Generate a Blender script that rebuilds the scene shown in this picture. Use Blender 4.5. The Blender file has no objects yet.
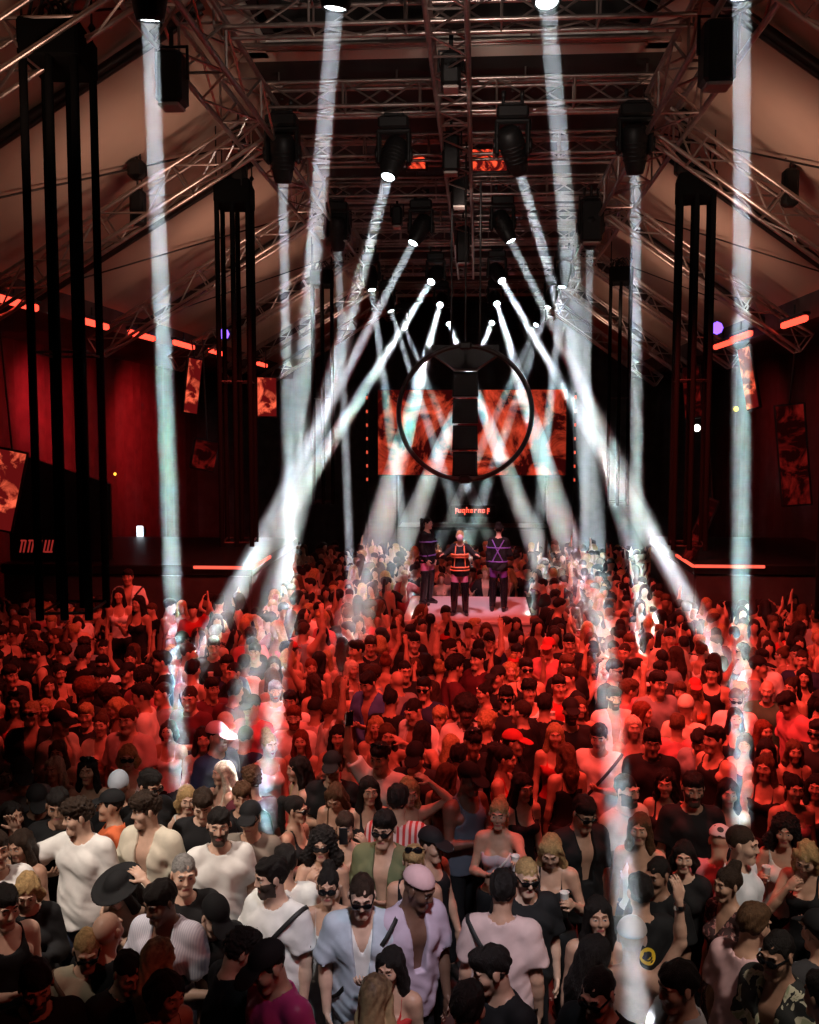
import bpy, math, random
import numpy as np
from mathutils import Vector, Matrix, Euler
PI = math.pi
SC = bpy.context.scene
COL = SC.collection
rnd = random.Random(7)
F32 = np.float32

# ------------------------------------------------------------------ object helpers
def put(o, parent=None, loc=None, rot=None, scale=None):
    COL.objects.link(o)
    if parent is not None: o.parent = parent
    if loc is not None: o.location = loc
    if rot is not None: o.rotation_euler = rot
    if scale is not None: o.scale = (scale, scale, scale) if isinstance(scale, (int, float)) else scale
    return o
def tag(o, label=None, cat=None, group=None, kind=None):
    if label: o['label'] = label
    if cat: o['category'] = cat
    if group: o['group'] = group
    if kind: o['kind'] = kind
    return o
def empty(name, loc=(0, 0, 0), rot=(0, 0, 0), label=None, cat=None, group=None, kind=None):
    return tag(put(bpy.data.objects.new(name, None), None, loc, rot), label, cat, group, kind)
def copy_tree(o, parent=None):
    c = o.copy(); COL.objects.link(c)
    if parent is not None: c.parent = parent
    for ch in o.children: copy_tree(ch, c)
    return c

# ------------------------------------------------------------------ materials
MATS = {}
def nt(m):
    m.use_nodes = True
    return m.node_tree.nodes, m.node_tree.links
def principled(name, col, rough=.6, metal=0., noise=None, bump=None, spec=.5, emit=None, estr=0., sheen=0.):
    """noise=(scale, amount): value variation; bump=(scale, strength)"""
    if name in MATS: return MATS[name]
    m = bpy.data.materials.new(name); N, L = nt(m); b = N['Principled BSDF']
    b.inputs['Base Color'].default_value = (*col, 1); b.inputs['Roughness'].default_value = rough
    b.inputs['Metallic'].default_value = metal; b.inputs['Specular IOR Level'].default_value = spec
    if sheen: b.inputs['Sheen Weight'].default_value = sheen
    if emit: b.inputs['Emission Color'].default_value = (*emit, 1); b.inputs['Emission Strength'].default_value = estr
    if noise or bump: tc = N.new('ShaderNodeTexCoord')
    if noise:
        n = N.new('ShaderNodeTexNoise'); n.inputs['Scale'].default_value = noise[0]; n.inputs['Detail'].default_value = 4
        r = N.new('ShaderNodeMapRange'); r.inputs[1].default_value = .3; r.inputs[2].default_value = .7
        r.inputs[3].default_value = 1 - noise[1]; r.inputs[4].default_value = 1 + noise[1]
        mx = N.new('ShaderNodeMix'); mx.data_type = 'RGBA'; mx.blend_type = 'MULTIPLY'; mx.inputs[0].default_value = 1
        mx.inputs[6].default_value = (*col, 1)
        L.new(tc.outputs['Object'], n.inputs['Vector']); L.new(n.outputs['Fac'], r.inputs[0]); L.new(r.outputs[0], mx.inputs[7])
        L.new(mx.outputs[2], b.inputs['Base Color'])
    if bump:
        n = N.new('ShaderNodeTexNoise'); n.inputs['Scale'].default_value = bump[0]; n.inputs['Detail'].default_value = 5
        bp = N.new('ShaderNodeBump'); bp.inputs['Strength'].default_value = bump[1]; bp.inputs['Distance'].default_value = .01
        L.new(tc.outputs['Object'], n.inputs['Vector']); L.new(n.outputs['Fac'], bp.inputs['Height']); L.new(bp.outputs[0], b.inputs['Normal'])
    MATS[name] = m
    return m
def patterned(name, kind, c1, c2, c3=None, scale=18., rough=.8):
    """cloth printed with floral blots, stripes, camouflage or snakeskin marks"""
    if name in MATS: return MATS[name]
    m = bpy.data.materials.new(name); N, L = nt(m); b = N['Principled BSDF']; b.inputs['Roughness'].default_value = rough
    tc = N.new('ShaderNodeTexCoord')
    if kind == 'stripe':
        t = N.new('ShaderNodeTexWave'); t.inputs['Scale'].default_value = scale; t.inputs['Distortion'].default_value = .5
        out = t.outputs['Fac']
    elif kind == 'dots':
        t = N.new('ShaderNodeTexVoronoi'); t.inputs['Scale'].default_value = scale; out = t.outputs['Distance']
    else:
        t = N.new('ShaderNodeTexNoise'); t.inputs['Scale'].default_value = scale; t.inputs['Detail'].default_value = 2.5; t.inputs['Distortion'].default_value = .8
        out = t.outputs['Fac']
    r = N.new('ShaderNodeValToRGB'); r.color_ramp.interpolation = 'CONSTANT'
    e = r.color_ramp.elements; e[0].color = (*c1, 1); e[1].color = (*c2, 1)
    e[1].position = {'stripe': .55, 'dots': .42, 'floral': .56, 'camo': .5}[kind]
    if c3: x = e.new(.66); x.color = (*c3, 1)
    L.new(tc.outputs['Object'], t.inputs['Vector']); L.new(out, r.inputs[0]); L.new(r.outputs[0], b.inputs['Base Color'])
    MATS[name] = m
    return m
def emissive(name, col, strength):
    if name in MATS: return MATS[name]
    m = bpy.data.materials.new(name); N, L = nt(m); N.remove(N['Principled BSDF'])
    e = N.new('ShaderNodeEmission'); e.inputs[0].default_value = (*col, 1); e.inputs[1].default_value = strength
    L.new(e.outputs[0], N['Material Output'].inputs['Surface']); MATS[name] = m
    return m

# ------------------------------------------------------------------ meshes from arrays
def mesh_from(name, V, Q, mats, mi=None, smooth=True):
    me = bpy.data.meshes.new(name)
    V = np.asarray(V, F32); n = len(Q); k = Q.shape[1] if n else 4
    me.vertices.add(len(V)); me.vertices.foreach_set('co', V.ravel())
    me.loops.add(n * k); me.loops.foreach_set('vertex_index', np.asarray(Q, np.int32).ravel())
    me.polygons.add(n); me.polygons.foreach_set('loop_start', np.arange(0, n * k, k, dtype=np.int32))
    for m in mats: me.materials.append(m)
    if mi is not None: me.polygons.foreach_set('material_index', np.asarray(mi, np.int32))
    me.update(calc_edges=True)
    if smooth: me.polygons.foreach_set('use_smooth', np.ones(n, bool))
    me.validate()
    return me
class MB:
    """collects boxes, tubes, rings and prisms, links them as one mesh object"""
    def __init__(s): s.v = []; s.f = []; s.sm = []
    def add(s, vs, fs, smooth=False):
        b = len(s.v); s.v += [tuple(x) for x in vs]; s.f += [tuple(b + i for i in f) for f in fs]; s.sm += [smooth] * len(fs)
    def box(s, c, d, R=None, bevel=0.):
        hx, hy, hz = d[0] / 2, d[1] / 2, d[2] / 2; c = Vector(c)
        if bevel <= 0:
            P = [Vector((x, y, z)) for z in (-hz, hz) for y in (-hy, hy) for x in (-hx, hx)]
            F = [(0, 2, 3, 1), (4, 5, 7, 6), (0, 1, 5, 4), (2, 6, 7, 3), (0, 4, 6, 2), (1, 3, 7, 5)]
        else:
            e = min(bevel, hx * .9, hy * .9, hz * .9); P = []; F = []
            pr = [(-hx + e, -hy), (hx - e, -hy), (hx, -hy + e), (hx, hy - e), (hx - e, hy), (-hx + e, hy), (-hx, hy - e), (-hx, -hy + e)]
            sx, sy = (hx - e) / hx, (hy - e) / hy
            for z, q in ((-hz, 1), (-hz + e, 0), (hz - e, 0), (hz, 1)):
                for x, y in pr: P.append(Vector((x * sx if q else x, y * sy if q else y, z)))
            for k in range(3):
                for i in range(8): j = (i + 1) % 8; F.append((k * 8 + i, k * 8 + j, k * 8 + 8 + j, k * 8 + 8 + i))
            F.append(tuple(range(7, -1, -1))); F.append(tuple(range(24, 32)))
        if R is not None: P = [R @ p for p in P]
        s.add([c + p for p in P], F)
    def tube(s, a, b, r, r2=None, n=8, caps=True):
        a, b = Vector(a), Vector(b); r2 = r if r2 is None else r2; d = (b - a)
        if d.length < 1e-6: return
        d.normalize(); u = d.orthogonal().normalized(); w = d.cross(u)
        P = [p + (u * math.cos(t) + w * math.sin(t)) * q for p, q in ((a, r), (b, r2)) for t in [2 * PI * i / n for i in range(n)]]
        s.add(P, [(i, (i + 1) % n, n + (i + 1) % n, n + i) for i in range(n)], n > 5)
        if caps: s.add(P, [tuple(range(n - 1, -1, -1)), tuple(range(n, 2 * n))])
    def path(s, pts, r, n=6):
        pts = [Vector(p) for p in pts]; m = len(pts); P = []; u = None
        for i in range(m):
            d = (pts[min(i + 1, m - 1)] - pts[max(i - 1, 0)]).normalized()
            u = d.orthogonal().normalized() if u is None else (u - d * u.dot(d)).normalized()
            w = d.cross(u); rr = r[i] if isinstance(r, (list, tuple)) else r
            P += [pts[i] + (u * math.cos(2 * PI * k / n) + w * math.sin(2 * PI * k / n)) * rr for k in range(n)]
        F = [(i * n + k, i * n + (k + 1) % n, (i + 1) * n + (k + 1) % n, (i + 1) * n + k) for i in range(m - 1) for k in range(n)]
        s.add(P, F, True); s.add(P, [tuple(range(n - 1, -1, -1)), tuple(range((m - 1) * n, m * n))])
    def lathe(s, prof, n=20, M=None, cap=True):
        """prof: (radius, z) list"""
        P = [Vector((r * math.cos(2 * PI * k / n), r * math.sin(2 * PI * k / n), z)) for r, z in prof for k in range(n)]
        if M is not None: P = [M @ p for p in P]
        F = [(i * n + k, i * n + (k + 1) % n, (i + 1) * n + (k + 1) % n, (i + 1) * n + k) for i in range(len(prof) - 1) for k in range(n)]
        s.add(P, F, True)
        if cap: s.add(P, [tuple(range(n - 1, -1, -1)), tuple(range((len(prof) - 1) * n, len(prof) * n))])
    def prism(s, outline, y0, y1, M=None):
        """outline of (x, z) points pushed from y0 to y1"""
        n = len(outline); P = [Vector((x, y, z)) for y in (y0, y1) for x, z in outline]
        if M is not None: P = [M @ p for p in P]
        s.add(P, [(i, (i + 1) % n, n + (i + 1) % n, n + i) for i in range(n)] + [tuple(range(n - 1, -1, -1)), tuple(range(n, 2 * n))])
    def mesh(s, name, mat):
        me = bpy.data.meshes.new(name); me.from_pydata(s.v, [], s.f)
        me.polygons.foreach_set('use_smooth', s.sm)
        for m in (mat if isinstance(mat, (list, tuple)) else [mat]): me.materials.append(m)
        me.update(); return me
    def build(s, name, mat, parent=None, loc=None, rot=None):
        return put(bpy.data.objects.new(name, s.mesh(name, mat)), parent, loc, rot)

# ------------------------------------------------------------------ signed distance fields on a stretched grid
def axis(lo, hi, base, fine):
    """grid lines from lo to hi; fine = [(lo, hi, step)] bands get a smaller step"""
    out = [lo]; x = lo
    while x < hi:
        st = base
        for a, b, q in fine:
            if a - base < x < b: st = min(st, q if x >= a - q else max(q, min(base, a - x)))
        x += st; out.append(x)
    return np.array(out, F32)
class Field:
    def __init__(s, ax): s.ax = ax; s.D = np.full([len(a) for a in ax], 1., F32)
    def sl(s, lo, hi):
        i = []
        for k in range(3):
            a = int(np.searchsorted(s.ax[k], lo[k])); b = int(np.searchsorted(s.ax[k], hi[k]))
            if b - a < 1: return None
            i.append(slice(a, b))
        return tuple(i)
    def grid(s, i): return s.ax[0][i[0]][:, None, None], s.ax[1][i[1]][None, :, None], s.ax[2][i[2]][None, None, :]
    def dist(s, p, infl, m):
        t = p[0]
        if t == 'cap':
            a, b, ra, rb = np.asarray(p[1], F32), np.asarray(p[2], F32), p[3] + infl, p[4] + infl
            R = max(ra, rb) + m
            i = s.sl(np.minimum(a, b) - R, np.maximum(a, b) + R)
            if i is None: return None, None
            X, Y, Z = s.grid(i); d = b - a; q = float(d @ d) + 1e-9
            h = np.clip(((X - a[0]) * d[0] + (Y - a[1]) * d[1] + (Z - a[2]) * d[2]) / q, 0, 1)
            return i, np.sqrt((X - a[0] - h * d[0]) ** 2 + (Y - a[1] - h * d[1]) ** 2 + (Z - a[2] - h * d[2]) ** 2) - (ra + (rb - ra) * h)
        c, r, R = np.asarray(p[1], F32), np.asarray(p[2], F32) + infl, p[3]
        big = (np.abs(R) @ r if R is not None else r) + m
        i = s.sl(c - big, c + big)
        if i is None: return None, None
        X, Y, Z = s.grid(i); X, Y, Z = X - c[0], Y - c[1], Z - c[2]
        if R is not None:
            R = R.astype(F32)
            X, Y, Z = R[0, 0] * X + R[1, 0] * Y + R[2, 0] * Z, R[0, 1] * X + R[1, 1] * Y + R[2, 1] * Z, R[0, 2] * X + R[1, 2] * Y + R[2, 2] * Z
        k0 = np.sqrt((X / r[0]) ** 2 + (Y / r[1]) ** 2 + (Z / r[2]) ** 2); k1 = np.sqrt((X / r[0] ** 2) ** 2 + (Y / r[1] ** 2) ** 2 + (Z / r[2] ** 2) ** 2) + 1e-6
        return i, k0 * (k0 - 1) / k1
    def add(s, p, k=.02, infl=0., cut=None):
        i, d = s.dist(p, infl, .05 + k)
        if i is None: return
        if cut is not None:
            X, Y, Z = s.grid(i); d = np.maximum(d, cut(X, Y, Z))
        a = s.D[i]; h = np.maximum(k - np.abs(a - d), 0) / k
        s.D[i] = np.minimum(a, d) - h * h * k * .25
    def sub(s, p, k=.01, infl=0.):
        i, d = s.dist(p, infl, .02 + k)
        if i is None: return
        a = s.D[i]; d = -d; h = np.maximum(k - np.abs(a - d), 0) / k
        s.D[i] = np.maximum(a, d) + h * h * k * .25
    def cut(s, f):
        X, Y, Z = s.grid((slice(None),) * 3); s.D = np.maximum(s.D, f(X, Y, Z).astype(F32))
    def disp(s, f):
        X, Y, Z = s.grid((slice(None),) * 3); s.D = s.D + f(X, Y, Z).astype(F32)
    def nets(s):
        D = s.D; S = D < 0
        n = D.shape; c = np.zeros([m - 1 for m in n], np.int8)
        for dx in (0, 1):
            for dy in (0, 1):
                for dz in (0, 1): c += S[dx:n[0] - 1 + dx, dy:n[1] - 1 + dy, dz:n[2] - 1 + dz]
        act = np.argwhere((c > 0) & (c < 8))
        if not len(act): return np.zeros((0, 3), F32), np.zeros((0, 4), np.int32)
        idx = np.full(c.shape, -1, np.int32); idx[tuple(act.T)] = np.arange(len(act))
        co = np.array([(x, y, z) for x in (0, 1) for y in (0, 1) for z in (0, 1)])
        vals = np.stack([D[act[:, 0] + o[0], act[:, 1] + o[1], act[:, 2] + o[2]] for o in co], 1)
        acc = np.zeros((len(act), 3)); cnt = np.zeros(len(act))
        for a in range(8):
            for b in range(a + 1, 8):
                if np.abs(co[a] - co[b]).sum() != 1: continue
                va, vb = vals[:, a], vals[:, b]; m = (va < 0) != (vb < 0)
                t = np.where(m, va / np.where(m, va - vb, 1), 0)
                acc += m[:, None] * (co[a] + t[:, None] * (co[b] - co[a])); cnt += m
        P = act + acc / cnt[:, None]
        V = np.stack([np.interp(P[:, k], np.arange(n[k]), s.ax[k]) for k in range(3)], 1)
        Q = []
        for k in range(3):
            u, v = [(1, 2), (2, 0), (0, 1)][k]
            lo = [slice(None)] * 3; hi = [slice(None)] * 3; lo[k] = slice(0, -1); hi[k] = slice(1, None)
            A, B = S[tuple(lo)], S[tuple(hi)]
            e = np.argwhere(A != B)
            if not len(e): continue
            e = e[(e[:, u] > 0) & (e[:, v] > 0) & (e[:, u] < n[u] - 1) & (e[:, v] < n[v] - 1)]
            ins = A[tuple(e.T)]
            du = np.zeros(3, int); du[u] = 1; dv = np.zeros(3, int); dv[v] = 1
            q = np.stack([idx[tuple((e - du - dv).T)], idx[tuple((e - dv).T)], idx[tuple(e.T)], idx[tuple((e - du).T)]], 1)
            q[~ins] = q[~ins][:, ::-1]
            Q.append(q)
        return V, np.concatenate(Q)
def rotm(rx=0, ry=0, rz=0):
    return np.array(Euler((rx, ry, rz)).to_matrix())
def unit(v):
    v = np.asarray(v, float); return v / (np.linalg.norm(v) + 1e-12)
# ------------------------------------------------------------------ people: skeleton -> signed distance pieces
# body frame: feet on z = 0, facing -y, the person's left hand on +x, built 1.78 m tall
A = {  # upper arm, forearm, palm normal for the left arm (x outward, y forward, z up), finger curl
 'down': ((.16, -.02, -1), (.06, .22, -1), (-1, 0, 0), .55),
 'down2': ((.22, .10, -1), (-.05, .45, -1), (-1, 0, 0), .5),
 'chest': ((.22, .22, -1), (-.62, .75, .22), (-.3, -.5, .8), .9),
 'phone': ((.20, .22, -1), (-.42, .85, .30), (-.5, -.5, .7), 1.0),
 'drink': ((.35, .15, -1), (-.25, .75, .62), (-1, .1, .1), 1.15),
 'mouth': ((.30, .52, -.8), (-.52, .05, .86), (-.6, -.7, 0), 1.1),
 'up': ((.42, .22, .85), (-.05, .05, 1), (-.6, .5, 0), .45),
 'wave': ((.62, .30, -.25), (.10, .25, .95), (-.2, .9, 0), .3),
 'out': ((.70, .35, -.62), (.05, .92, .30), (-.4, 0, -.9), .4),
 'hip': ((.55, -.25, -.85), (-.62, .40, -.45), (-.5, -.3, .5), .5),
 'cross': ((.20, .30, -.95), (-.95, .50, .10), (0, -.9, .3), .7),
 'head': ((.70, .30, .50), (-.72, -.15, .66), (-.7, -.5, -.4), .5),
 'photo': ((.32, .72, -.10), (-.30, .30, .90), (-.6, -.5, 0), .9),
 'point': ((.25, .90, -.05), (.0, .95, .35), (-.3, 0, -1), .4),
 'elbow': ((.30, -.15, -.9), (-.10, .90, .05), (-1, 0, .2), .8),
 'shade': ((.55, .55, .15), (-.80, -.15, .55), (-.2, -.6, -.7), .25),
}
def limb(v, side):  # table direction -> body frame
    return unit(np.array([v[0] * side, -v[1], v[2]]))
def skeleton(sex='m', fat=1., lean=0., twist=0., side=0., head=(0, 0, 0), L='down', R='down', stance=.09, knee=0.):
    """head = yaw (towards its left +), pitch (down +), roll"""
    armL, armR = L, R
    f = sex == 'f'; P = []; T = rotm(lean, side, twist); piv = np.array([0, .0, .95])
    t = lambda v: piv + T @ (np.asarray(v, float) - piv)
    def ell(tag_, c, r, k=.04, R=None): P.append((tag_, ('ell', t(c), np.array(r), T if R is None else T @ R), k))
    def cap(tag_, a, b, ra, rb, k=.03, loc=True): P.append((tag_, ('cap', t(a) if loc else np.asarray(a, float), t(b) if loc else np.asarray(b, float), ra, rb), k))
    w = fat
    if f:
        ell('torso', (0, .005, 1.29), (.140 * w, .098 * w, .20)); ell('torso', (0, .0, 1.09), (.118 * w, .088 * w, .19))
        ell('pelvis', (0, .015, .94), (.168 * w, .118 * w, .14))
        for s in (-1, 1): ell('bust', (s * .068, -.082, 1.295), (.062, .058, .06), .03)
        sh, nr = .150, .046
    else:
        ell('torso', (0, .005, 1.29), (.165 * w, .112 * w, .21)); ell('torso', (0, .0, 1.08), (.145 * w, .102 * w ** 2, .19))
        ell('pelvis', (0, .01, .95), (.163 * w, .115 * w, .13))
        for s in (-1, 1): ell('torso', (s * .075, -.072, 1.34), (.085, .045, .062), .04)
        sh, nr = .174, .056
    for s in (-1, 1):
        cap('torso', (0, .025, 1.475), (s * sh * .8, .012, 1.44), .05, .05, .04)
    cap('neck', (0, .02, 1.46), (0, .0, 1.60), nr + .004, nr, .03)
    # head
    H = np.eye(4); H[:3, :3] = T @ rotm(0, 0, head[0]) @ rotm(head[1], 0, 0) @ rotm(0, head[2], 0)
    nb = np.array([0, .012, 1.56]); H[:3, 3] = t(nb) + H[:3, :3] @ np.array([0, -.022, .105])
    hs = .95 if f else 1.
    Hh = H.copy(); Hh[:3, :3] *= hs
    h = lambda v: (Hh @ np.array([*v, 1.]))[:3]
    R = H[:3, :3]
    def he(tag_, c, r, k, RR=None): P.append((tag_, ('ell', h(c), np.array(r) * hs, R if RR is None else R @ RR), k))
    def hc(tag_, a, b, ra, rb, k): P.append((tag_, ('cap', h(a), h(b), ra * hs, rb * hs), k))
    jw = .053 if f else .062; ns = .80 if f else 1.
    he('head', (0, .018, .025), (.076, .097, .092), .02)
    he('head', (0, -.022, -.035), (jw, .070, .082), .03)
    hc('head', (-.016, -.072, -.098), (.016, -.072, -.098), .019 if f else .027, .019 if f else .027, .03)
    for s in (-1, 1):
        he('head', (s * (.038 if f else .041), -.058 - (.004 if f else 0), -.022), (.028, .030, .028), .02)
        he('socket', (s * .033, -.104, .010), (.020, .020, .013), .012)
        he('eye', (s * .032, -.074, .009), (.0145, .0145, .0135), .004)
        hc('head', (s * .014, -.087, .036), (s * .046, -.076, .034), .0065 if f else .010, .006 if f else .009, .012)
        he('head', (s * .079, .008, -.002), (.010, .022, .034), .006, rotm(0, 0, s * .35))
        hc('head', (s * .009, -.099 + (.005 if f else 0), -.025), (s * .011, -.091, -.026), .008 * ns, .006 * ns, .008)
    hc('head', (0, -.088, .022), (0, -.107 + (.005 if f else 0), -.019), .0080 * ns, .0120 * ns, .012)
    hc('head', (-.016, -.083, -.055), (.016, -.083, -.055), .0105, .0105, .008)
    hc('head', (-.014, -.082, -.068), (.014, -.082, -.068), .011, .011, .008)
    hc('mouth', (-.020, -.100, -.0615), (.020, -.100, -.0615), .0035, .0035, .003)
    # arms
    palms = {}; J = {}
    for s, key in ((1, armL), (-1, armR)):
        u, fo, n, curl = A[key] if isinstance(key, str) else key
        u, fo, n = T @ limb(u, s), T @ limb(fo, s), T @ limb(n, s)
        S = t((s * sh, .012, 1.425)); up = .29 if not f else .275
        E = S + u * up; W = E + fo * (.255 if not f else .24); a = 1. if not f else .82
        P.append(('delt', ('cap', S, S + u * .07, .058 * a, .052 * a), .05))
        P.append(('uarm' + 'RL'[s > 0], ('cap', S, E, .054 * a, .041 * a), .03))
        P.append(('farm' + 'RL'[s > 0], ('cap', E, E + fo * .09, .043 * a, .041 * a), .02))
        P.append(('farm' + 'RL'[s > 0], ('cap', E + fo * .06, W, .042 * a, .027 * a), .02))
        d = unit(fo * .95 + n * .15); n = unit(n - d * (n @ d)); sd = np.cross(d, n) * s
        # thumb side: for a hanging left arm with the palm facing in, the thumb points forward
        if key in ('down', 'down2', 'elbow', 'drink') and sd @ (T @ np.array([0, -1., .2])) < 0: sd = -sd
        q = 1. if not f else .9
        M = np.stack([sd, d, n], 1)
        P.append(('hand', ('ell', W + d * .052 * q, np.array([.043, .056, .018]) * q, M), .015))
        for j, (o, ln) in enumerate(((.031, .072), (.0105, .080), (-.0105, .075), (-.030, .060))):
            p0 = W + d * .088 * q + sd * o * q; ang = curl * .35; dd = d
            for seg, (fr, r0, r1) in enumerate(((.42, .0098, .0092), (.32, .0092, .0085), (.26, .0085, .0072))):
                ang = curl * (.35, 1.0, 1.55)[seg]; dd = unit(d * math.cos(ang) + n * math.sin(ang) + sd * o * 2.2)
                p1 = p0 + dd * ln * fr * q; P.append(('hand', ('cap', p0, p1, r0 * q, r1 * q), .004)); p0 = p1
        b = W + d * .022 * q + sd * .026 * q; c = b + unit(d * .62 + sd * .72 + n * .25) * .045 * q; e = c + unit(d * .8 + sd * (.45 - .4 * curl) + n * (.2 + .5 * curl)) * .042 * q
        P.append(('hand', ('cap', b, c, .0135 * q, .0115 * q), .010)); P.append(('hand', ('cap', c, e, .0115 * q, .0085 * q), .004))
        palms['RL'[s > 0]] = (W + d * .085 * q + n * .034, d, n, sd); J['RL'[s > 0]] = (S, E, W)
    # legs stay under the hips
    for s in (-1, 1):
        hp = np.array([s * .088, .01, .92]); kn = np.array([s * (stance + .02), -.02 - knee, .50]); an = np.array([s * (stance + .03), .03, .085])
        cap('leg', hp, kn, .086 * (1.05 if f else 1), .056, .04, False); cap('leg', kn, kn + (an - kn) * .45, .054, .055, .03, False)
        cap('leg', kn + (an - kn) * .3, an, .055, .036, .03, False)
        cap('foot', an + np.array([0, .02, -.04]), an + np.array([s * .03, -.15, -.052]), .038, .030, .03, False)
    return dict(P=P, H=H, hs=hs, T=T, piv=piv, palms=palms, J=J, sex=sex, fat=fat, sh=sh)
def bounds(prims, m=.03):
    lo = np.full(3, 9.); hi = -lo
    for _, p, _k in prims:
        if p[0] == 'cap': a = np.array([p[1], p[2]]); r = max(p[3], p[4]); l, h = a.min(0) - r, a.max(0) + r
        else: r = np.abs(p[3]) @ p[2]; l, h = p[1] - r, p[1] + r
        lo = np.minimum(lo, l); hi = np.maximum(hi, h)
    return lo - m, hi + m
LOD = {'hero': (.0135, .0052, .0064), 'mid': (.021, .0100, .015), 'far': (.040, .024, None), 'crowd': (.060, .032, None)}
def grid_axes(sk, lod):
    base, hf, hnd = LOD[lod]; lo, hi = bounds(sk['P']); ax = []
    hc = sk['H'][:3, 3]
    for k in range(3):
        fine = [(hc[k] - .135, hc[k] + .135, hf)]
        if hnd:
            for s in 'LR':
                c = sk['palms'][s][0]; fine.append((c[k] - .075, c[k] + .075, hnd))
        a = axis(lo[k], hi[k], base, fine)
        if k == 2:
            a = np.concatenate([np.arange(lo[2], .80, base * 2.2), a[a > .80]]).astype(F32)
        ax.append(a)
    return ax
def head_local(sk, C):
    H = np.linalg.inv(sk['H']); p = C @ H[:3, :3].T + H[:3, 3]
    return p / sk['hs']
def skin_regions(sk, V, Q, beard=0, lipstick=False):
    """0 skin 1 brow and beard hair 2 lips 3 eye white 4 iris"""
    C = V[Q].mean(1); p = head_local(sk, C); mi = np.zeros(len(Q), np.int32)
    x, y, z = np.abs(p[:, 0]), p[:, 1], p[:, 2]; front = (y < -.055) & (x < .075) & (np.abs(z) < .13)
    if beard:
        jaw = front & (z < -.030) & (z > -.125) & ~((x < .012) & (z > -.05)) & (x > (.012 if beard == 1 else 0))
        jaw |= (np.abs(z + .06) < .055) & (x > .038) & (x < .09) & (y < .0) & (y > -.09)
        jaw |= front & (z < -.080) & (z > -.13)
        jaw |= front & (np.abs(z + .043) < .006) & (x < .026)
        mi[jaw] = 1
    mi[front & (np.abs(z - .034 - .004 * np.sin(x * 60)) < (.0030 if sk['sex'] == 'f' else .0046)) & (x > .015) & (x < .046)] = 1
    mi[front & (np.abs(z + .0615) < .0095 - .12 * x) & (x < .024) & (y < -.074)] = 2
    e = np.sqrt((x - .032) ** 2 + (z - .009) ** 2); ey = front & (e < .0135) & (y > -.096)
    mi[ey & (np.abs(z - .008) < .0048)] = 3; mi[ey & (e < .0062) & (np.abs(z - .008) < .0055)] = 4
    return mi
def body_mesh(sk, lod, name, mats, beard=0):
    F = Field(grid_axes(sk, lod)); later = []
    for tg, p, k in sk['P']:
        if lod in ('far', 'crowd') and tg in ('socket', 'eye', 'mouth', 'hand') and not (tg == 'hand' and p[0] == 'ell'): continue
        if tg in ('socket', 'eye', 'mouth'): later.append((tg, p, k))
        else: F.add(p, max(k, .01) if lod in ('far', 'crowd') else k)
    for tg, p, k in later:
        if tg == 'socket': F.sub(p, k)
    for tg, p, k in later:
        if tg == 'eye': F.add(p, k)
        elif tg == 'mouth' and lod == 'hero': F.sub(p, k)
    V, Q = F.nets()
    return mesh_from(name, V, Q, mats, skin_regions(sk, V, Q, beard) if lod not in ('far', 'crowd') else None), V, Q
def wav(X, Y, Z, f, s):
    """cheap folds: warped sines"""
    a, b, c = np.random.RandomState(s).uniform(0, 6.28, 3)
    wx = X + .03 * np.sin(17 * Z + a) + .02 * np.sin(23 * Y + b); wz = Z + .04 * np.sin(13 * X + b) + .03 * np.sin(11 * Y + c)
    return np.sin(f * wx + 6 * np.sin(4 * wz + a) * .5 + 9 * Y) * .6 + np.sin(f * .55 * wz + 11 * wx + c) * .5 + np.sin(f * 1.6 * (wx * .7 + wz * .6) + b) * .3
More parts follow.
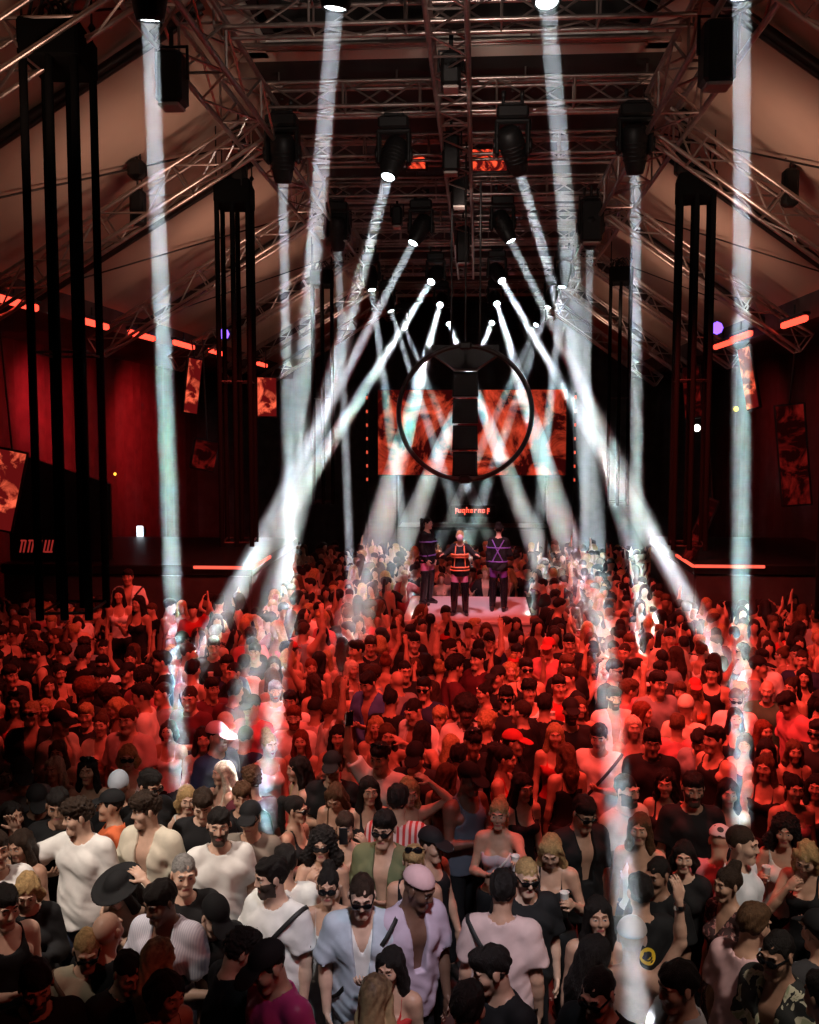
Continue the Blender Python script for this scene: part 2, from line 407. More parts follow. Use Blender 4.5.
def garment(sk, kind, lod, name, mats, seed=0):
    """cloth that follows the body: the same pieces grown outwards, then cut at neckline, armholes, hem"""
    base = LOD[lod][0] * (1.0 if lod == 'hero' else .95 if lod == 'mid' else 1.0); T, piv = sk['T'], sk['piv']; f = sk['sex'] == 'f'; fat = sk['fat']
    t = lambda v: piv + T @ (np.asarray(v, float) - piv)
    def local(X, Y, Z):
        X, Y, Z = X - piv[0], Y - piv[1], Z - piv[2]
        return T[0, 0] * X + T[1, 0] * Y + T[2, 0] * Z, T[0, 1] * X + T[1, 1] * Y + T[2, 1] * Z, T[0, 2] * X + T[1, 2] * Y + T[2, 2] * Z + .95
    up = kind in ('tee', 'shirt', 'tank', 'camisole', 'dress', 'halter', 'vneck', 'longsleeve', 'croptop', 'hoodie')
    lower = {'trousers': ('pelvis', 'leg'), 'shorts': ('pelvis', 'leg'), 'skirt': ('pelvis', 'leg'), 'tights': ('pelvis', 'leg')}.get(kind)
    loose = {'tee': .016, 'shirt': .020, 'tank': .010, 'camisole': .006, 'dress': .007, 'halter': .006, 'vneck': .005, 'longsleeve': .014, 'croptop': .006, 'hoodie': .026, 'tights': .004}.get(kind, .012)
    if f and kind in ('tee', 'shirt'): loose = .011
    tags = (('torso', 'bust', 'pelvis', 'delt') if up else lower)
    sel = [(tg, p, k) for tg, p, k in sk['P'] if tg in tags]
    sleeves = {'tee': .66, 'shirt': .74, 'vneck': .5, 'longsleeve': 2, 'hoodie': 2}.get(kind, 0)
    arms = [(tg, p, k) for tg, p, k in sk['P'] if sleeves and (tg[:4] == 'uarm' or (sleeves == 2 and tg[:4] == 'farm'))]
    if kind == 'dress': sel += [(tg, p, k) for tg, p, k in sk['P'] if tg == 'leg']
    lo, hi = bounds(sel + arms, .07)
    if up and kind != 'dress': lo[2] = max(lo[2], .74)
    if not up: lo[2] = .04 if kind == 'trousers' else .38; hi[2] = 1.06
    zb = base if up else base * 1.6
    F = Field([np.arange(lo[k], hi[k] + base, (zb if k == 2 else base)).astype(F32) for k in range(3)])
    for tg, p, k in sel: F.add(p, max(k, .04), loose * {'bust': .7, 'delt': .45}.get(tg, 1))
    if up:
        hem = {'tee': .83, 'shirt': .80, 'tank': .86, 'vneck': .84, 'longsleeve': .84, 'croptop': 1.14, 'camisole': .93, 'halter': .93, 'dress': .60, 'hoodie': .82}[kind]
        if kind in ('tee', 'shirt', 'vneck', 'longsleeve', 'tank', 'hoodie') and not (f and kind == 'tank'):
            g = .0 if f else .012
            F.add(('ell', t((0, .0, 1.0)), np.array([(.155 if f else .172) * fat + g, (.118 if f else .128) * fat + g, .50]), T), .05)
        for tg, p, k in arms:
            a, b = p[1], p[2]
            if sleeves == 2: F.add(p, .03, .012 if kind != 'hoodie' else .024)
            else:
                e = a + (b - a) * sleeves; d = unit(b - a); q = ('cap', a, a + (b - a) * (sleeves + .3), p[3] + .012, p[3] + .026)
                F.add(q, .035, .004 if not f else -.002, lambda X, Y, Z, e=e, d=d: (X - e[0]) * d[0] + (Y - e[1]) * d[1] + (Z - e[2]) * d[2])
        amp = {'camisole': .002, 'halter': .002, 'dress': .003, 'tank': .003, 'croptop': .002, 'vneck': .002}.get(kind, .013)
        def folds(X, Y, Z):
            x, y, z = local(X, Y, Z); return (wav(x, y, z, 34, seed) + .35 * wav(x + .7 * z, y, z, 62, seed + 5) - 1.2) * amp * .8 * np.clip((1.52 - z) * 4, .2, 1)
        F.disp(folds)
        def neckhem(X, Y, Z):
            x, y, z = local(X, Y, Z); d = hem + .012 * np.sin(9 * x + seed) - z
            if kind in ('tee', 'longsleeve', 'hoodie'): n = .088 - np.sqrt(x * x + (y - .005) ** 2 + ((z - 1.515) * (.9 if kind != 'hoodie' else 1.3)) ** 2)
            elif kind == 'shirt':
                n = .080 - np.sqrt(x * x + (y - .01) ** 2 + (z - 1.525) ** 2); v = np.minimum(np.minimum(.035 + .10 * (z - 1.15) - np.abs(x), z - 1.14), -.02 - y); n = np.maximum(n, v)
            elif kind == 'vneck':
                n = .085 - np.sqrt(x * x + y ** 2 + (z - 1.515) ** 2); n = np.maximum(n, np.minimum((z - 1.30) * .42 - np.abs(x), -.01 - y))
            elif kind == 'tank':  # deep scoop and armholes
                n = .105 - np.sqrt(x * x + (y + .03) ** 2 + ((z - 1.49) * .7) ** 2); n = np.maximum(n, np.minimum(np.abs(x) - .118 - 3 * np.maximum(1.36 - z, 0) * .25, z - 1.27))
            elif kind in ('camisole', 'dress'):
                st = np.minimum(np.abs(np.abs(x) - .085) - .009, 1.47 - z)  # thin straps stay
                n = np.minimum(z - (1.325 - .25 * np.maximum(.05 - np.abs(x), 0)), np.maximum(st, np.abs(z - 1.40) - .11)); n = np.where(np.abs(np.abs(x) - .085) < .010, z - 1.50, z - 1.345 + .5 * np.maximum(.055 - np.abs(x), 0))
            elif kind == 'halter':
                v = np.minimum((z - 1.12) * .30 - np.abs(x), -.0 - y); n = np.maximum(v, np.minimum(z - 1.30, np.abs(x) - .13 + .45 * (z - 1.30))); n = np.maximum(n, np.minimum(y - .02, z - 1.12)); n = np.maximum(n, z - 1.50)
            else:  # bandeau top
                n = z - 1.335
            return np.maximum(d, n)
        F.cut(neckhem)
    else:
        if kind == 'skirt': F.add(('cap', np.array([0, .01, .95]), np.array([0, .0, .50]), .165, .19), .05)
        F.disp(lambda X, Y, Z: wav(X, Y, Z, 26, seed) * .003)
        top, bot = (1.0, {'trousers': .09, 'shorts': .56, 'skirt': .60, 'tights': .66}[kind])
        F.cut(lambda X, Y, Z: np.maximum(Z - top, bot - Z))
    V, Q = F.nets()
    return mesh_from(name, V, Q, mats)
def shoes_mesh(sk, name, mats):
    F = Field([np.arange(-.32, .32, .02).astype(F32), np.arange(-.36, .16, .02).astype(F32), np.arange(-.02, .17, .016).astype(F32)])
    for tg, p, k in sk['P']:
        if tg == 'foot': F.add(p, .02, .012)
    F.cut(lambda X, Y, Z: np.maximum(Z - .12, .0 - Z) + 0 * X)
    V, Q = F.nets(); return mesh_from(name, V, Q, mats)

# ------------------------------------------------------------------ hair, hats and glasses, all in the head's frame
def hair_mesh(style, lod, mats, seed=0):
    st = .0075 if lod == 'hero' else .013 if lod == 'mid' else .026
    low = {'long': -.42, 'wavy': -.36, 'pony': -.36, 'bob': -.18, 'big': -.34}.get(style, -.13)
    F = Field([np.arange(-.21, .21, st).astype(F32), np.arange(-.17, .26, st).astype(F32), np.arange(low - .03, .26, st).astype(F32)])
    I = np.eye(3); ell = lambda c, r, k=.03, R=None: F.add(('ell', np.array(c, float), np.array(r, float), I if R is None else R), k)
    cap = lambda a, b, ra, rb, k=.03: F.add(('cap', np.array(a, float), np.array(b, float), ra, rb), k)
    fem = style in ('long', 'wavy', 'pony', 'bob', 'bun', 'big')
    ell((0, .024, .034), (.084, .104, .096) if style != 'buzz' else (.0795, .0995, .0945))
    nse = .004
    if style in ('short', 'quiff', 'curly', 'fringe'):
        ell((0, -.008, .082), (.070, .088, .048)); nse = .006
        if style == 'quiff': ell((0, -.055, .108), (.056, .046, .036)); nse = .007
        if style == 'curly': ell((0, -.02, .092), (.084, .098, .060)); nse = .013
        if style == 'fringe': ell((0, -.062, .070), (.066, .036, .034)); nse = .009
    if style == 'afro': ell((0, .02, .055), (.125, .135, .115)); nse = .010
    if style in ('long', 'wavy', 'big', 'bob'):
        L_ = {'long': -.36, 'wavy': -.30, 'big': -.26, 'bob': -.12}[style]; wd = 1.45 if style == 'big' else 1.
        for s in (-1, 1):
            cap((s * .066, -.01, .05), (s * .088 * wd, .005, L_ * .45), .030, .036 * wd); cap((s * .088 * wd, .005, L_ * .45), (s * .080, .0 if style != 'long' else -.03, L_), .036 * wd, .020)
        cap((0, .075, .02), (0, .10, L_ * .6), .070, .078); cap((0, .10, L_ * .6), (0, .105, L_), .078, .045)
        if style == 'wavy': nse = .008
        if style == 'big': ell((0, .04, .03), (.115, .12, .11)); nse = .011
    if style == 'pony':
        cap((0, .10, .07), (0, .165, .05), .028, .036); cap((0, .165, .05), (.02, .17, -.16), .038, .032); cap((.02, .17, -.16), (.03, .14, -.33), .032, .010)
    if style == 'bun': ell((0, .085, .125), (.048, .048, .044)); nse = .005
    # open the face, ears and nape
    top = {'buzz': .060, 'short': .066, 'quiff': .070, 'curly': .060, 'fringe': .044, 'afro': .062}.get(style, .086)
    F.sub(('ell', np.array([0, -.125, top - .118]), np.array([.074 if fem else .080, .086 if fem else .098, .118]), I), .012)
    if not fem and style != 'afro':
        F.sub(('ell', np.array([0, -.06, -.085]), np.array([.2, .085, .085]), I), .015)
        F.cut(lambda X, Y, Z: (-.045 - .0 * X - .35 * np.maximum(.03 - Y, 0)) * 1. - Z + .0 * Y)
    elif style in ('pony', 'bun'):
        F.sub(('ell', np.array([0, -.06, -.085]), np.array([.2, .08, .085]), I), .015)
        if style == 'bun': F.cut(lambda X, Y, Z: -.05 - Z + 0 * X + 0 * Y)
    a = seed * 1.7
    if style in ('curly', 'afro', 'big'):
        F.disp(lambda X, Y, Z: nse * (np.sin(88 * X + 3 * np.sin(50 * Y + a)) * np.sin(80 * Y + 2 * np.sin(60 * Z)) * np.sin(84 * Z + a)) * 1.3)
    else:
        F.disp(lambda X, Y, Z: nse * (np.sin(110 * X + 5 * np.sin(14 * Z + a) + 2 * np.sin(40 * Y)) * .6 + np.sin(75 * Y + 60 * X + 4 * np.sin(18 * Z)) * .5))
        if fem: F.disp(lambda X, Y, Z: .006 * np.exp(-(X / .006) ** 2) * (Z > .06) * (Y < .08))
    V, Q = F.nets(); return mesh_from('hair_' + style, V, Q, mats)
def sunglasses_mesh(mats, big=False):
    F = Field([np.arange(-.10, .10, .0045).astype(F32), np.arange(-.125, .05, .0045).astype(F32), np.arange(-.04, .055, .0045).astype(F32)]); I = np.eye(3); q = 1.18 if big else 1.
    for s in (-1, 1):
        F.add(('ell', np.array([s * .034, -.101, .006]), np.array([.030 * q, .010, .023 * q]), rotm(0, 0, s * .16)), .006)
        F.add(('cap', np.array([s * .062, -.090, .014]), np.array([s * .084, .025, .010]), .006, .005), .006)
    F.add(('cap', np.array([-.02, -.105, .014]), np.array([.02, -.105, .014]), .006, .006), .006)
    V, Q = F.nets(); return mesh_from('sunglasses', V, Q, mats)
def cap_mesh(style, mats):
    F = Field([np.arange(-.22, .22, .008).astype(F32), np.arange(-.24, .24, .008).astype(F32), np.arange(-.06, .20, .008).astype(F32)]); I = np.eye(3)
    ell = lambda c, r, k=.02, R=None: F.add(('ell', np.array(c, float), np.array(r, float), I if R is None else R), k)
    ell((0, .022, .045), (.092, .112, .098 if style != 'beanie' else .115))
    F.cut(lambda X, Y, Z: (.048 if style in ('cap', 'backcap') else .03 if style == 'beanie' else .05) - .12 * (Y - .02) - Z + 0 * X)
    if style == 'cap': ell((0, -.115, .048), (.078, .092, .012), .012, rotm(.18, 0, 0))
    if style == 'backcap': ell((0, .145, .035), (.074, .085, .012), .012, rotm(-.3, 0, 0))
    if style == 'hat': ell((0, .015, .052), (.19, .20, .013), .02)
    if style == 'bucket': ell((0, .015, .045), (.135, .15, .03), .03, rotm(.1, 0, 0))
    if style == 'bandana': F.sub(('ell', np.array([0, .02, .16]), np.array([.01, .01, .01]), I))
    V, Q = F.nets(); return mesh_from(style, V, Q, mats)
# ------------------------------------------------------------------ who stands where
# x y (head centre in the photo) sex face(deg, 0 = to the balcony, 90 = towards the right wall) left-arm right-arm head-yaw head-pitch lean
# | top:colour lower:colour | hair:colour skin | extras | label [ = short reference for neighbours ]
PEOPLE = """
78 818 m -12 down wave -42 8 0|tee:white trousers:denim|curly:d l||young man with curly brown hair in oversized white t-shirt looking left=the man in the oversized white t-shirt
146 812 m -14 down down2 -38 5 2|shirt:cream trousers:beige|curly:d l||curly-haired young man in cream short-sleeved polo beside the leftmost beam=the man in the cream polo
58 806 m 15 down chest 0 12 3|tee:black trousers:black|short:k t||dark-haired man in black half hidden behind the oversized white t-shirt
37 800 m 30 down phone 0 22 4|tee:black trousers:black|short:k t|cap:black|man in black cap and black t-shirt looking down, left of the oversized white t-shirt
12 818 f 60 down up 0 0 0|camisole:black trousers:black|long:k m||dark-haired woman at the left edge with one arm raised high
20 846 f -15 down chest 0 14 0|camisole:brown trousers:black|long:d m||young woman with brown hair in brown top glancing down behind the blonde bob
-4 852 m 40 down down 0 0 0|tee:white trousers:denim|short:d m||man cut off by the left edge in plain white t-shirt
27 890 f 20 phone phone 0 26 4|longsleeve:blackgreen trousers:black|bob:y l|phone|blonde woman with bob in black jacket with green piping looking at phone=the blonde in the black jacket
4 908 m 50 down chest 0 10 2|tank:blackorange trousers:black|short:k l||man at the left edge in black basketball vest with orange trim
118 889 f -10 head down -20 24 4|halter:black trousers:black|long:k l|hat:black|woman in wide black hat and plunging black halter top=the woman in the wide black hat
110 807 m -75 down down 0 4 0|tee:orange trousers:black|short:k m|cap:black|man in black cap and bright orange-red t-shirt seen in profile=the man in the orange-red t-shirt
119 788 m -170 down down 0 0 0|tee:black trousers:black|short:k m|beanie:lblue|person in pale blue beanie seen from behind
150 786 m 55 drink down 0 14 3|tee:black trousers:black|short:k m|sg|dark-haired man in glasses and black looking down behind the cream polo
88 772 f 5 down chest 0 2 0|halter:floral skirt:black|long:k m|sgtop|woman with long black hair in patterned halter, sunglasses on her head
54 770 f -8 down down 0 6 0|camisole:offwhite trousers:denim|long:p l||woman with pale pink-lit hair in off-white top near the left
22 774 m 35 down chest 0 18 3|tee:grey trousers:black|short:k m|cap:black|man in dark cap and grey t-shirt bending near the left edge
3 778 f 40 chest down 0 0 0|camisole:black trousers:black|long:b m||long-haired woman at the left edge level with the pale blue beanie
128 758 f 15 down phone 0 8 0|halter:white trousers:red|bob:y m|sg|woman with light bob and sunglasses in white halter top, above the blue beanie
203 804 m 10 phone chest 0 24 3|tee:black trousers:black|quiff:d l|phone|man with brown quiff in black t-shirt looking down behind the white crew neck
219 828 m 22 down down -8 2 0|tee:white trousers:denim|short:k l|beard|young man with cropped dark hair in fitted white t-shirt, beside the taupe one=the man in the fitted white t-shirt
184 876 m 25 down down 0 6 0|tee:black trousers:black|buzz:g l||stocky man with short grey hair in black t-shirt=the stocky grey-haired man
160 902 m -12 down chest -18 16 3|shirt:lilacstripe trousers:black|short:k d||man in pale lilac striped shirt looking down to the left=the man in the lilac striped shirt
250 820 m 0 down down 0 6 0|tee:taupe trousers:black|short:k m|sg,cap:black|man in taupe t-shirt, black cap and sunglasses=the man in the taupe t-shirt
242 798 m 10 down down 0 8 0|tee:black trousers:black|fringe:b m||young man with brown fringe just behind the taupe t-shirt
252 782 m -160 down chest 0 10 3|tee:maroon trousers:black|curly:b m||person with tousled reddish-brown hair seen from behind, above the taupe t-shirt
271 879 m -28 down chest -32 6 2|tee:white trousers:denim|short:k l|beard,strap:black|bearded man in white t-shirt with black crossbody strap facing left=the man with the black crossbody strap
215 914 m 40 phone chest 0 30 6|tee:black trousers:black|short:k l|cap:black|man in black cap and black t-shirt with fist raised, beside the curly dark head=the man in the black cap
285 864 m -165 down down 0 5 0|tee:offwhite trousers:denim|short:k m||man in off-white t-shirt seen from behind the bearded man
297 811 f 70 down chest 0 4 0|camisole:black trousers:black|pony:k m|sg|woman with dark ponytail and sunglasses in black top seen in profile=the woman with the dark ponytail
222 774 f -55 down mouth 0 6 0|camisole:cream trousers:beige|long:p l||woman with long platinum hair and cream top between two beams=the platinum blonde
187 800 f 25 down chest 0 10 0|tank:white trousers:white|bob:y l||fair-haired woman in white vest right of the leftmost beam
335 795 f -10 chest phone 0 30 8|camisole:brown trousers:black|long:b m||woman with long brown hair bowed forward behind the raised phone
345 828 f 5 photo photo 0 10 0|halter:black skirt:black|short:d m|phone,choker|woman in black choker and halter holding phone up with both hands=the woman holding up a phone
322 846 f 5 down mouth -5 6 0|camisole:nude trousers:beige|big:k m|sg|woman with big dark hair and sunglasses, hand at her mouth=the woman with big dark hair
328 888 f 4 down drink 0 5 0|camisole:offwhite shorts:white|bun:k m|sg,phone|woman with dark updo and sunglasses in off-white top and white shorts=the woman in white shorts
362 896 m 6 chest down2 0 12 7|shirt:lblue trousers:grey|crop:d l|sg,strap:black,inner:white,phone|man in sunglasses and open pale blue shirt with wristband=the man in the open pale blue shirt
384 830 m -12 chest down 0 8 2|shirt:olive trousers:black|quiff:k m|sg|man with slicked dark hair and sunglasses in open olive shirt=the man in the olive shirt
419 888 m 32 down2 down2 30 20 5|shirt:lilac trousers:black|short:k d|bandana:pink|man in pink headscarf and lilac short-sleeved shirt facing right=the man in the pink headscarf
414 864 f 0 down down 0 10 0|tank:black trousers:black|short:y m|sgtop|fair woman with sunglasses pushed up, behind the pink headscarf
432 846 m 55 down2 down 0 10 0|tank:black trousers:black|short:k m|cap:black|muscular man in black vest and black cap right of the pink headscarf
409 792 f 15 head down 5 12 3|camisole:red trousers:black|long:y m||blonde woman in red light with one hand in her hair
398 802 m 175 down down 0 10 0|tee:pinkwhite trousers:black|short:k m||man seen from behind with pale pink and white striped top
369 792 f 20 down down 0 4 0|dress:black skirt:black|long:k m||woman with long black hair in black dress left of the striped top
332 768 m 0 down chest 0 8 0|tee:black trousers:black|short:k m|cap:black|man in black cap and black t-shirt behind the bowed brown-haired woman
380 758 m -20 down2 up 0 10 4|tee:white trousers:denim|short:k m|sgtop,phone|man in white t-shirt with sunglasses on his head raising a phone
297 770 f -60 down down 0 5 0|camisole:yellow trousers:black|wavy:k l||dark-haired woman in yellow top turned to the left=the woman in the yellow top
470 780 m 45 chest chest 0 12 3|tank:bluegrey trousers:black|short:k d|cap:black|muscular man in black cap and blue-grey vest beside the smiling blonde=the man in the blue-grey vest
499 815 f -10 point chest 0 8 0|croptop:bandeau trousers:black|pony:y m|strap:white,cup|smiling blonde woman in bandeau top with thin white strap=the smiling blonde
551 850 f -10 drink chest 0 26 4|camisole:black trousers:black|long:y m|cup|blonde woman in black strappy top looking down at her drink
527 878 m 12 down down 0 8 2|tee:black trousers:black|buzz:y l|sg|man with cropped fair hair and dark glasses in black t-shirt=the fair man in dark glasses
503 892 m 172 down down 0 6 3|tee:pinkwash trousers:black|short:k m|strap:black|man seen from behind in washed pink t-shirt with thin black strap=the man in the washed pink t-shirt
523 788 f 30 down down 0 10 0|dress:black skirt:black|long:k m||dark woman with long black hair just behind the smiling blonde
447 776 f 150 down down 0 10 0|camisole:taupe trousers:black|long:b m||long-haired woman seen from behind left of the blue-grey vest
584 813 m 25 down down 0 18 4|shirt:black trousers:black|short:k m|sg|man in glasses and open black shirt over bare chest=the man in the open black shirt
627 792 m 40 down down 0 4 0|tee:beige trousers:grey|crop:k l|beard|broad bearded man in beige t-shirt inside the pale beam=the man in the beige t-shirt
640 830 f -18 down down 0 4 0|halter:white trousers:denim|long:b m||woman with long brown hair in white halter vest inside the pale beam
693 790 m 0 down down 0 8 0|tee:black trousers:black|short:k m|beard|bearded dark-haired man in plain black t-shirt with pendant=the man in the black t-shirt with pendant
684 858 f -12 down down 0 4 0|longsleeve:black trousers:black|bob:k l||woman with dark bob and brightly lit face in black jacket=the woman with the dark bob
657 876 m -45 down down 0 10 0|tee:black trousers:black|buzz:k t|text|big man with shaved dark hair in black t-shirt with small white print=the big man with the shaved head
640 894 m -170 down down 0 8 0|tee:black trousers:black|short:k m|badge,h:1.62|person in black top with round smiling badge, seen from behind
720 842 m 160 down chest 0 16 4|tee:rose trousers:black|short:k m|bandana:spots|person in rose t-shirt with spotted headscarf seen from behind
666 784 f -20 down chest 0 8 0|camisole:black trousers:black|wavy:k m||dark wavy-haired woman in black left of the pendant man
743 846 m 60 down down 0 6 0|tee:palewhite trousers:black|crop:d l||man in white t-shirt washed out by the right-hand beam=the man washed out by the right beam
727 886 f -62 down down 0 4 0|vneck:floraldress skirt:floraldress|bun:d m||woman with dark tied hair in low-cut floral dress looking left=the woman in the floral dress
785 832 f -20 chest drink 0 8 0|tank:whitelace trousers:black|big:k m|cup|woman with dark wavy hair in white lace top holding a cup=the woman in the white lace top
806 856 f -30 phone mouth 0 30 4|camisole:black trousers:black|wavy:y m||blonde woman at the right edge bowed with hand to her face
794 790 f 5 down down 0 4 0|camisole:rose trousers:black|pony:k m||woman in rose strappy top with hair tied back, near right edge
728 794 f 0 down down 0 6 0|camisole:black trousers:black|long:k m|strap:white|dark-haired woman with white strap left of the right-hand beam
765 768 f -30 down down 0 8 0|dress:black skirt:black|long:b m||long brown-haired woman in black dress right of the right-hand beam
816 788 f -25 down down 0 4 0|camisole:black trousers:black|long:k m||dark-haired woman cut off by the right edge above the lace top
87 950 m 22 chest down2 0 18 4|tee:sand trousers:mustard|buzz:y m|sg,strap:brown|man with cropped fair hair and dark glasses in sand t-shirt=the man in the sand t-shirt
128 971 m 45 down down 0 22 6|tee:black trousers:black|crop:k m||man with neat dark hair in black looking down, red light on his face
36 986 m 30 down down 0 16 3|tee:black trousers:black|short:k m|beard|young dark-haired man in black at the bottom left corner=the young man in the bottom left corner
108 933 m 165 down down 0 0 0|tee:black trousers:black|none:k l|h:1.64|bald head just behind the sand t-shirt
160 958 f 150 down down 0 6 0|camisole:black trousers:black|long:ombre l||woman seen from behind with long streaked blonde hair=the woman with streaked blonde hair
240 950 m 120 phone chest 0 20 6|tee:black trousers:black|curly:k m|phone|man with curly dark hair in black seen from behind holding a phone=the curly dark-haired man in black
267 966 m -45 down down 0 22 4|tee:magenta trousers:black|short:k m|cap:black|man in magenta satin top and black cap turned away
168 994 f 55 down down 0 14 3|camisole:black trousers:black|bob:k m||dark-haired woman in shadow in front of the streaked blonde hair
376 996 f 170 down down 0 4 0|camisole:black trousers:black|long:ombre m||woman seen from behind with long dark-to-blonde hair at the bottom=the woman with dark-to-blonde hair
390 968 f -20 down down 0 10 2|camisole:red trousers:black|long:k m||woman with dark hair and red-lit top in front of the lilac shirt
491 970 m -50 cross down -25 16 4|tee:black trousers:black|quiff:k m|band|man with dark quiff in black in profile, yellow wristband=the man with the yellow wristband
468 1010 m 160 down down 0 6 2|tee:black trousers:black|short:k m||dark head at the bottom edge left of the yellow wristband
598 918 f 4 down down 0 0 0|camisole:leopard trousers:black|long:k m||dark-haired woman with centre parting in leopard print top facing the balcony=the woman in the leopard print
597 955 f 120 down down 0 12 4|camisole:black trousers:black|long:k m||woman with long black hair and bare shoulders seen from behind
632 940 f 165 down up 0 8 0|halter:white skirt:black|bun:p l|scarf:silver,watch,h:1.70|woman in silver headscarf and open-backed white top raising one arm=the woman in the silver headscarf
598 994 m -35 down2 phone 0 16 3|tee:black trousers:black|buzz:k m|sg,phone|man with shaved dark hair and sunglasses holding a phone at the bottom
678 988 m -70 down chest 0 10 2|shirt:palegrey trousers:black|short:k m||dark-haired man in pale grey shirt in profile at the bottom
754 926 m 125 down down 0 12 3|tee:pink trousers:beige|short:b m||brown-haired man in pale pink t-shirt seen from behind=the man in the pale pink t-shirt
777 956 m -50 chest down 0 10 2|shirt:tropical trousers:black|crop:k t|sg|man in sunglasses and black tropical leaf shirt=the man in the tropical shirt
818 934 m -160 down down 0 10 0|tee:charcoal trousers:black|short:k m|cap:black|broad man in charcoal t-shirt at the right edge seen from behind
824 1000 m -150 down down 0 6 0|shirt:blue trousers:black|short:k m||man in blue shirt in the bottom right corner
128 578 m 8 down down 0 4 0|shirt:white trousers:black|short:k m|strap:black,up:.5|man in white shirt with black strap standing above the far left crowd
119 596 f 10 chest down 0 4 0|camisole:white trousers:black|long:k m|up:.5|long-haired woman in white standing below the man with black strap
138 604 f -20 down drink 0 4 0|camisole:black trousers:black|long:k m|up:.5|dark-haired woman in black right of the long-haired woman in white
10 677 m 60 down chest 0 4 0|tee:black trousers:black|short:d m||
15 704 f 10 chest down 0 4 0|camisole:red trousers:black|long:k m|sgtop|
31 715 m 15 down down -10 -6 0|shirt:black trousers:black|buzz:y m|sg|man with cropped fair hair and sunglasses in open black shirt, far left
45 709 f 10 down chest 0 2 0|tank:black trousers:black|long:y m||
62 712 f 30 shade down 0 6 0|camisole:black trousers:black|long:b m||woman bending one bare arm over her head among the far left crowd
60 674 f 40 down down 0 6 0|camisole:black trousers:black|pony:k m||
86 692 m 160 down down 0 4 0|tee:black trousers:black|afro:r d||person with large round reddish curls seen from behind on the left
109 697 m 170 down down 0 4 0|tee:maroon trousers:black|afro:d d||person with round dark curls beside the reddish curls
102 679 m -20 down chest 0 4 0|tee:black trousers:black|fringe:k m||
86 716 m 10 down down 0 8 0|tee:black trousers:black|short:y m||
60 724 m 70 down down 0 6 0|shirt:beige trousers:black|short:k m|cap:black|man in dark cap and beige shirt seen in profile on the left
101 726 f 5 cross cross 0 2 0|shirt:cream trousers:beige|bun:b l||woman with brown updo in open cream waistcoat, arms folded
128 721 m -10 chest down 0 6 0|shirt:pinkwash trousers:black|short:b l||
142 697 m -80 down down 0 6 0|tee:offwhite trousers:denim|short:k m||man in off-white t-shirt facing left, left of the leftmost beam
127 674 m -20 down mouth 0 4 0|tee:black trousers:black|short:k m|cap:black|
143 679 m 150 down down 0 4 0|tee:rose trousers:black|curly:k m||
58 753 f 5 down down 0 8 0|camisole:brown trousers:black|long:b m||
115 708 f -40 down down 0 16 3|camisole:offwhite trousers:black|bob:y m||
49 687 f 30 down down 0 6 0|camisole:black trousers:black|wavy:d m||
193 671 m 165 down down 0 6 0|tank:offwhite trousers:black|short:k l|strap:black|man in off-white vest with black strap seen from behind
212 689 m 40 down down 0 8 0|tee:maroon trousers:black|short:k m||
235 692 m 160 down down 0 8 0|tee:maroon trousers:black|short:k m||man in maroon t-shirt seen from behind, between the left beams
226 726 m 30 down chest 0 8 2|tee:grey trousers:black|short:d m|cap:beige|
203 740 f 20 down chest 0 6 0|camisole:offwhite trousers:black|wavy:d l||
218 738 m 60 down down 0 6 0|tee:navy trousers:black|short:k m|cap:pinkcap|man in pink cap beside the platinum blonde
246 738 m 165 down phone 0 14 2|shirt:navy trousers:black|crop:d m||man in navy shirt seen from behind the pink cap
275 692 m 20 down down 0 4 0|tee:palewhite trousers:denim|short:g l|beard|grey-haired man in white t-shirt in the bright patch of beam light
290 702 m 0 down down 0 6 0|tee:white trousers:denim|short:k m||
294 719 m 5 down down 0 2 0|tee:white trousers:denim|short:r l|beard|man with reddish hair in white t-shirt above the long red-brown hair
269 746 f 40 down down 0 6 0|tank:white trousers:white|bun:y l||blonde woman with bun in white top left of the yellow top
316 711 m 165 down down 0 6 0|tee:pinkwash trousers:black|short:k m|beanie:black|man in black skullcap and pale t-shirt with dark shoulder print, from behind
301 742 f 0 down down 0 2 0|camisole:nude trousers:black|long:r l||woman with long red-brown hair facing the balcony, bare shoulders
338 738 f 5 down drink 0 6 0|camisole:white trousers:black|wavy:k m|cup|
349 753 f 15 down chest 0 6 0|camisole:red trousers:black|long:b m||
376 728 f 5 down down 0 2 0|camisole:nude trousers:black|wavy:y m||
387 736 f 15 shade down 0 10 0|camisole:nude trousers:black|long:b m||woman shading her face with one hand beside a wavy blonde
368 683 m -30 phone phone 0 20 4|shirt:blue trousers:denim|short:k m||man in blue shirt looking down at his hands, centre of crowd
397 682 m -150 down down 0 8 0|tee:grey trousers:black|none:k m||
405 672 m 20 down down 0 8 0|tee:black trousers:black|buzz:k m||
424 690 m -10 down chest 0 2 0|tee:navy trousers:black|short:k m|sg|
413 711 m -40 down down 0 18 6|shirt:white trousers:black|crop:k m||
391 701 m 165 down down 0 8 0|tee:black trousers:black|buzz:k m||
423 732 f 150 down hip 0 8 0|camisole:black trousers:black|long:k m||
415 757 m -10 down chest 0 18 3|tee:charcoal trousers:black|short:k m|cap:black|
352 670 f 40 down down 0 6 0|camisole:black trousers:black|long:p m||
342 686 f 150 down down 0 4 0|halter:taupe trousers:black|long:b m||woman with long brown hair seen from behind left of the blue shirt
466 711 m 5 down down 0 8 0|tee:offwhite trousers:black|afro:k d|beard|dark-skinned bearded man with wide black hair in pale t-shirt
484 694 f -60 down down 0 6 0|camisole:black trousers:black|bun:k m||
440 719 f -10 down down 0 8 0|camisole:pinkwash trousers:black|curly:y m||
487 726 m 150 down down 0 8 0|tee:black trousers:black|curly:y m||
